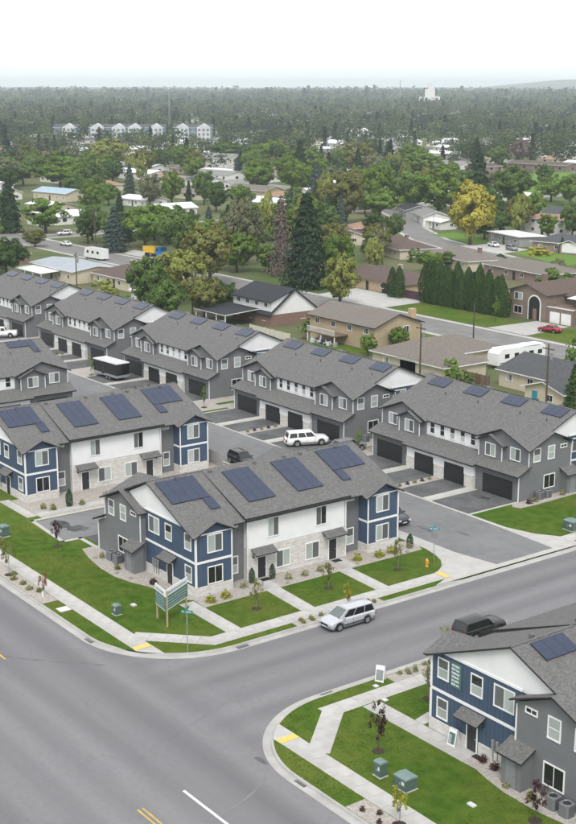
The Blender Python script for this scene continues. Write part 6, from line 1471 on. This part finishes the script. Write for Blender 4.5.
for k in range(20): q.tube([(0.8*math.cos(k*2.1), 0.8*math.sin(k*2.1), k*2), (0.7*math.cos((k+1)*2.1), 0.7*math.sin((k+1)*2.1), k*2+2)], 0.08, 4)
q.build('bracing', 'metal_galv', m); MB().tube([(0, 0, 42), (0, 0, 50)], 0.15, 4).build('antenna', 'white_trim', m)
# white tower complex and sheds near the horizon
s = tag(empty('white_tower_complex', (-2215, 2020, GZ), rad(52)), 'bright white tower block on the horizon right of centre', 'tower'); s.scale = (0.62, 0.62, 0.86)
for (a, b_, w, h) in ((-17, -7, 8, 45), (-7, 6, 9, 60), (6, 17, 8, 49)): MB().box(a, b_, -w, w, 0, h).build('tower', 'wall_white', s)
for (a, b_, h) in ((-36, -17, 26), (17, 34, 27)): MB().box(a, b_, -20, 20, 0, h).build('wing', 'wall_white', s)
st_ = tag(MB().tube([(0, 0, 0), (0, 0, 58)], [1.0, 0.6], 8).build('chimney_stack', 'wall_gray', None, (-2262, 1975, GZ)), 'thin grey chimney stack on the horizon left of the white tower', 'chimney')
for i, (x, y, L, lb) in enumerate(((-4600, 2500, 300, 'pale warehouse on the horizon, left of the mast'), (-4500, 2900, 260, 'pale warehouse on the horizon, right of the mast'), (-4400, 3050, 220, 'pale warehouse on the horizon near the centre'), (-3000, 1700, 120, 'long pale shed in the far canopy at left'), (-4700, 2250, 200, 'pale shed on the horizon at far left'))):
    q = tag(empty('warehouse', (x, y, GZ), rad(55)), lb, 'warehouse'); L *= 0.45; MB().box(-L/2, L/2, -30, 30, 0, 11).build('wall', 'wall_gray', q); MB().box(-L/2-1, L/2+1, -31, 31, 11, 12.5).build('roof', 'roof_white', q)
# lamp, warning sign, poles
def pole(x, y, h, label, arm=True):
    p = tag(empty('utility_pole', (x, y, GZ)), label, 'utility pole')
    MB().tube([(0, 0, 0), (0, 0, h)], [0.16, 0.11], 7).build('post', 'bark', p)
    if arm: MB().box(-1.1, 1.1, -0.06, 0.06, h-0.8, h-0.65).build('crossarm', 'bark', p); MB().cyl((0.35, 0.25), 0.2, h-2.2, h-1.3, 8).build('transformer', 'metal_gray', p)
pole(-151.5, 137.5, 9.5, 'utility pole in front of the taupe hip roof'); pole(-126.5, 139.0, 10, 'utility pole beside the slate-roofed cream house at right')
pole(-268, 139, 9, 'utility pole beside the grey metal roof at left'); pole(-226, 143, 10, 'utility pole left of the black patio roof'); pole(-203, 236, 12, 'utility pole behind the cedar hedge'); pole(-346, 186, 11, 'utility pole by the left street')
pole(-264.5, 226, 11, 'utility pole behind the thin birch'); pole(-168.5, 165.5, 8, 'dark utility pole at the corner of the tan house', False)
l = tag(empty('street_lamp', (-311, 286.5, GZ)), 'grey street lamp beside the street curve, left of the golden tree', 'street lamp')
MB().tube([(0, 0, 0), (0, 0, 8.6)], [0.12, 0.08], 7).build('post', 'metal_gray', l); MB().tube([(0, 0, 8.6), (-1.1, -1.0, 9.2)], 0.06, 5).build('arm', 'metal_gray', l); MB().box(-1.7, -0.9, -1.4, -0.8, 9.1, 9.3).build('lamp_head', 'plate', l)
l = tag(empty('warning_sign', (-325, 297.5, GZ), rad(-30)), 'fluorescent yellow warning sign on the street curve', 'sign')
MB().tube([(0, 0, 0), (0, 0, 2.9)], 0.05, 5).build('post', 'metal_galv', l); MB().prism([(-0.95, -0.06, 1.1), (0.95, -0.06, 1.1), (0.95, -0.06, 2.9), (-0.95, -0.06, 2.9)], (0, 0.03, 0)).build('plate', 'sign_yellow', l)

# ---- more houses and trees of the suburb, laid out on its blocks
PR = cam.matrix_world.inverted()
def pix(x, y, z=0.0):
    v = PR @ Vector((x, y, z)); d = -v.z
    return (288+1335*v.x/d, 412-1335*v.y/d, d) if d > 1 else (-9999, 0, 0)
KEEP = [(t[0], t[1], t[3]*0.5) for t in TREES]
HOUSES = [(o.location.x, o.location.y) for o in COL.objects if o.name.startswith(('house', 'apartment', 'shed'))]
LANDMARKS = [('the pale blue roof', -498, 252), ('the tan bungalow', -467, 328), ('the playing field', -440, 490), ('the large pale two-storey house', -640, 425), ('the long low white building', -585, 390),
             ('the giant dark spruce', -244, 186), ('the dead spruce', -268, 196), ('the golden tree', -283, 275), ('the terracotta roof', -291, 318), ('the rose-brick ranch', -253, 287), ('the yellow warning sign', -325, 297),
             ('the blue spruce', -329, 183), ('the yellow dump truck', -313, 186), ('the broad bright green tree', -546, 276), ('the yellow-green broad tree', -646, 357), ('the tall dark conifer', -330, 325), ('the large olive-brown tree', -352, 284),
             ('the brown school roof', -520, 560), ('the long ash grey roof', -600, 560), ('the bare brownish tree', -553, 576), ('the white motorhome', -316, 170), ('the spruce pair', -475, 362), ('the far white gabled house', -800, 640), ('the apartment blocks', -1005, 585),
             ('the yellowish broad tree', -540, 445), ('the dark pointed conifer', -482, 472), ('the long white far-left roof', -664, 288), ('the brown arched house', -183, 202), ('the tan brick ranch', -232, 200), ('the grey metal roof', -291, 150), ('the radio mast', -1090, 668)]
USED = {}
def where(head, x, y):
    """a label that places a thing by the nearest thing one can find"""
    n, lx, ly = min(LANDMARKS, key=lambda q: math.dist((x, y), q[1:]))
    px, py, d = pix(x, y); qx, qy, e = pix(lx, ly); lat = (px-qx)/1335*d; dep = d-e; dist = math.dist((x, y), (lx, ly))
    rel = ('behind' if dep > 0 else 'in front of') if abs(dep) > abs(lat) else ('right of' if lat > 0 else 'left of')
    far = 'just ' if dist < 40 else 'close ' if dist < 80 and rel != 'in front of' else '' if dist < 130 else 'well '
    lb = '%s %s%s %s' % (head, far, rel, n); USED[lb] = USED.get(lb, 0)+1; k = USED[lb]
    return lb if k == 1 else '%s, %s there' % (lb, ORD[min(k, 23)-1])
fr = random.Random(2024)
protos = {}
HK = [('roof_taupe', 'wall_cream', 'hip'), ('roof_slate', 'wall_white', 'gable'), ('roof_brown', 'wall_rosebrick', 'hip'), ('roof_ash', 'wall_white', 'gable'), ('roof_white', 'wall_white', 'gable'), ('roof_terracotta', 'wall_cream', 'hip')]
KW = {'roof_taupe': 'taupe', 'roof_slate': 'slate grey', 'roof_brown': 'brown', 'roof_ash': 'ash grey', 'roof_white': 'white', 'roof_terracotta': 'terracotta'}
S3P = [(-420, 352), (-360, 318), (-330, 293), (-300, 275), (-270, 264), (-230, 252), (-120, 232)]
def on_road(x, y, m):
    if abs(y-(180 if x < -420 else 176)) < 5.5+m or abs(y-367) < 4+m or abs(x-(-376-(y-182)*0.06)) < 4+m and y > 180: return True
    for a, b in zip(S3P[:-1], S3P[1:]):
        a = Vector(a); b = Vector(b); p = Vector((x, y)); t = max(0, min(1, (p-a).dot(b-a)/(b-a).length_squared))
        if (p-a-(b-a)*t).length < 5+m: return True
    return False
nh = 0; FAR = []
for row in range(44):
    yb = 205+row*46
    for k in range(80):
        x = -260-k*30+fr.uniform(-5, 5); y = yb+fr.uniform(-4, 4)
        px, py, d = pix(x, y)
        if not (-70 < px < 646) or d < 430 or d > 2300: continue
        if fr.random() < (0.10 if d < 1150 else 0.80): continue
        if on_road(x, y, 5) or any(math.dist((x, y), q) < 26 for q in HOUSES) or (-510 < x < -380 and 430 < y < 540): continue
        kd = fr.choice(HK+HK[3:5]*2 if d < 1150 else HK[3:5]+HK[1:2])
        lb = where('%s-roofed house' % KW[kd[0]], x, y) if d < 1150 else 'tiny distant %s roof in the hazy canopy beyond the apartment blocks' % KW[kd[0]]; gp = '%s roofs in the far suburb' % KW[kd[0]]
        if kd not in protos:
            protos[kd] = house(x, y, 0, 17, 10, 2.9, kd[0], kd[1], lb, style=kd[2], pitch=0.3, nwin=4, simple=True, group=gp); o = protos[kd]
        else: o = copy_tree(protos[kd], None, lb, gp)
        o.location = (x, y, GZ); o.rotation_euler[2] = rad(fr.choice((0, 3, 90, 93))); s = fr.uniform(0.85, 1.2)*(1 if d < 1150 else 1.35); o.scale = (s, s, 1 if d < 1150 else 1.6)
        HOUSES.append((x, y)); nh += 1
        if d > 1150: FAR.append((px, KW[kd[0]], o))
for col in set(f[1] for f in FAR):
    for i, (px, _, o) in enumerate(sorted((f for f in FAR if f[1] == col), key=lambda f: f[0])): o['label'] = '%d%s tiny %s roof from the left in the hazy far canopy' % (i+1, 'th' if 10 < (i+1) % 100 < 14 else {1: 'st', 2: 'nd', 3: 'rd'}.get((i+1) % 10, 'th'), col)
FK = [('round', 'leaf_green', 0.22), ('round', 'leaf_mid', 0.20), ('wide', 'leaf_green', 0.14), ('wide', 'leaf_mid', 0.10), ('round', 'leaf_dark', 0.07), ('spruce', 'leaf_spruce', 0.08), ('spruce', 'leaf_bluespruce', 0.03), ('oval', 'leaf_light', 0.07), ('round', 'leaf_olive', 0.05), ('round', 'leaf_grey', 0.04)]
FL = {'leaf_green': 'green', 'leaf_mid': 'mid-green', 'leaf_dark': 'dark green', 'leaf_spruce': 'dark', 'leaf_bluespruce': 'bluish', 'leaf_light': 'yellow-green', 'leaf_olive': 'olive', 'leaf_grey': 'grey-green'}
# things that stay in plain sight from the street side: no tree is planted in front of them (box in view, distance)
CLEAR = [(428, 222, 590, 262, 395), (20, 182, 90, 200, 540), (30, 232, 165, 262, 385), (205, 180, 262, 196, 560), (516, 165, 576, 186, 630), (205, 280, 316, 335, 265), (308, 296, 420, 352, 250), (355, 258, 430, 300, 305),
         (420, 256, 525, 318, 280), (500, 265, 590, 330, 272), (395, 212, 445, 246, 430), (262, 262, 300, 290, 300), (300, 185, 360, 262, 250), (476, 330, 576, 400, 250), (40, 250, 120, 292, 330), (54, 112, 80, 128, 1130), (92, 112, 166, 128, 1130), (176, 112, 212, 128, 1120), (225, 262, 262, 285, 300),
         (0, 165, 42, 184, 610), (128, 182, 205, 194, 640), (320, 125, 352, 142, 900), (430, 145, 520, 157, 760), (520, 150, 590, 166, 740)]
def plant(n, d0, d1, spread, big=1.0, seed=1):
    fr = random.Random(seed); done = 0; tries = 0
    while done < n and tries < 12000:
        tries += 1
        d = math.sqrt(fr.uniform(d0**2, d1**2)); az = yaw+rad(fr.uniform(-spread, spread)); x, y = d*math.cos(az), d*math.sin(az)
        px, py, dd = pix(x, y)
        if not (-90 < px < 666) or y < 137: continue
        k = fr.random(); acc = 0
        for kind, leaf, wgt in FK:
            acc += wgt
            if k < acc: break
        h = fr.uniform(8, 14.5)*(1.15 if kind == 'spruce' else 1)*big; w = h*(fr.uniform(0.85, 1.2) if kind == 'round' else fr.uniform(1.05, 1.4) if kind == 'wide' else 0.5)
        if any(math.dist((x, y), (q[0], q[1])) < q[2]+w*0.36 for q in KEEP): continue
        if any(math.dist((x, y), q) < 8+w*0.2 for q in HOUSES) or on_road(x, y, 1.5+w*0.15): continue
        if -520 < x < -375 and 425 < y < 570: continue
        if d > 430 and fr.random() < 0.8 and any(math.dist((x, y), (q[0]-15*math.cos(yaw), q[1]-15*math.sin(yaw))) < 12 for q in HOUSES): continue
        tx, ty, _ = pix(x, y, h); wp = 1335*w/dd/2
        if any(px+wp > c[0] and px-wp < c[2] and ty < c[3] and py > c[1] and dd < c[4] for c in CLEAR): continue
        KEEP.append((x, y, w*0.5)); done += 1
        nm = 'conical' if kind == 'spruce' else {'round': 'rounded', 'wide': 'broad', 'oval': 'upright'}[kind]
        sz = 'small' if h < 9.5 else 'tall' if h > 12.8 else 'mid-sized'
        tree(x, y, h, w, kind, leaf, where('%s %s %s tree' % (sz, FL[leaf], nm), x, y), 'tree', 'trees of the suburb', z=GZ)
plant(56, 215, 430, 14, 0.8, 4)
plant(172, 400, 780, 15.5, 1.0, 9)
# ---- the wooded plain beyond, one mass to the horizon
def far_wood(seed=5):
    rs = np.random.RandomState(seed); CC = []; NN = []; SS = []; KK = []; OO = []
    base = []
    for kd, sd in (('round', 91), ('wide', 92), ('spruce', 93)): q_ = crown_pts(kd, 3000, sd); base.append(q_+(OUT,))
    def put(n, d0, d1, q, spread):
        d = np.sqrt(rs.uniform(d0*d0, d1*d1, n)); az = yaw+np.radians(rs.uniform(-spread, spread, n))
        X = d*np.cos(az); Y = d*np.sin(az)
        for i in range(n):
            if d[i] < 1250 and (-520 < X[i] < -370 and 425 < Y[i] < 570): continue
            if d[i] < 2400 and any(abs(X[i]-h[0]+9*math.cos(yaw)) < 16 and abs(Y[i]-h[1]+9*math.sin(yaw)) < 16 for h in HOUSES): continue
            if d[i] < 1190:
                px, py, dd = pix(X[i], Y[i]); _, ty, _ = pix(X[i], Y[i], 13)
                if any(px+6 > c[0] and px-6 < c[2] and ty < c[3] and py > c[1] and dd < c[4] for c in CLEAR): continue
            k = rs.choice(3, p=(0.52, 0.36, 0.12)); C, N, S, O = base[k]; j = rs.randint(0, 3000, q)
            hh = rs.uniform(8, 15)*(1.15 if k == 2 else 1)*(1+min(0.95, max(0, d[i]-900)/3600))*(rs.uniform(0.7, 1.5) if d[i] > 3500 else 1); w = hh*(0.45 if k == 2 else rs.uniform(1.1, 1.65))
            CC.append(C[j]*np.array([w, w, hh])+np.array([X[i], Y[i], GZ])); NN.append(N[j]); OO.append(O[j]); SS.append(S[j]*hh*(math.sqrt(900/q)*1.25)); KK.append(np.full(q, rs.randint(0, 3) if k < 2 else 3, np.int32))
    put(620, 700, 1050, 420, 16); put(1450, 1000, 1700, 200, 16); put(2100, 1650, 2900, 90, 15.5); put(2600, 2800, 5200, 44, 15.5); put(3600, 5000, 9500, 16, 15.5)
    C = np.concatenate(CC); N = np.concatenate(NN); S = np.concatenate(SS); K = np.concatenate(KK)
    me = quads_mesh('wooded_plain', C, N, S, None, 3, O=np.concatenate(OO))
    for nm in ('wood_a', 'wood_b', 'wood_c', 'wood_d'): me.materials.append(MATS[nm])
    me.polygons.foreach_set('material_index', np.minimum(K, 3)); me.update()
    o = link('wooded_plain', me); stuff(o)
    tag(o, 'hazy mass of suburban trees stretching to the horizon', 'woodland')
far_wood()
# ---- the air
hz = bpy.data.materials.new('haze_air'); hz.use_nodes = True; nt = hz.node_tree; nt.nodes.clear()
pv = nd(nt, 'ShaderNodeVolumePrincipled'); pv.inputs['Color'].default_value = (0.84, 0.925, 1.0, 1); pv.inputs['Density'].default_value = 0.00012; pv.inputs['Anisotropy'].default_value = 0.0
oo = nd(nt, 'ShaderNodeOutputMaterial'); nt.links.new(pv.outputs[0], oo.inputs['Volume']); MATS['haze_air'] = hz
stuff(MB().box(-13000, 1500, -1500, 13000, -4.0, 106.0).build('haze', 'haze_air'))
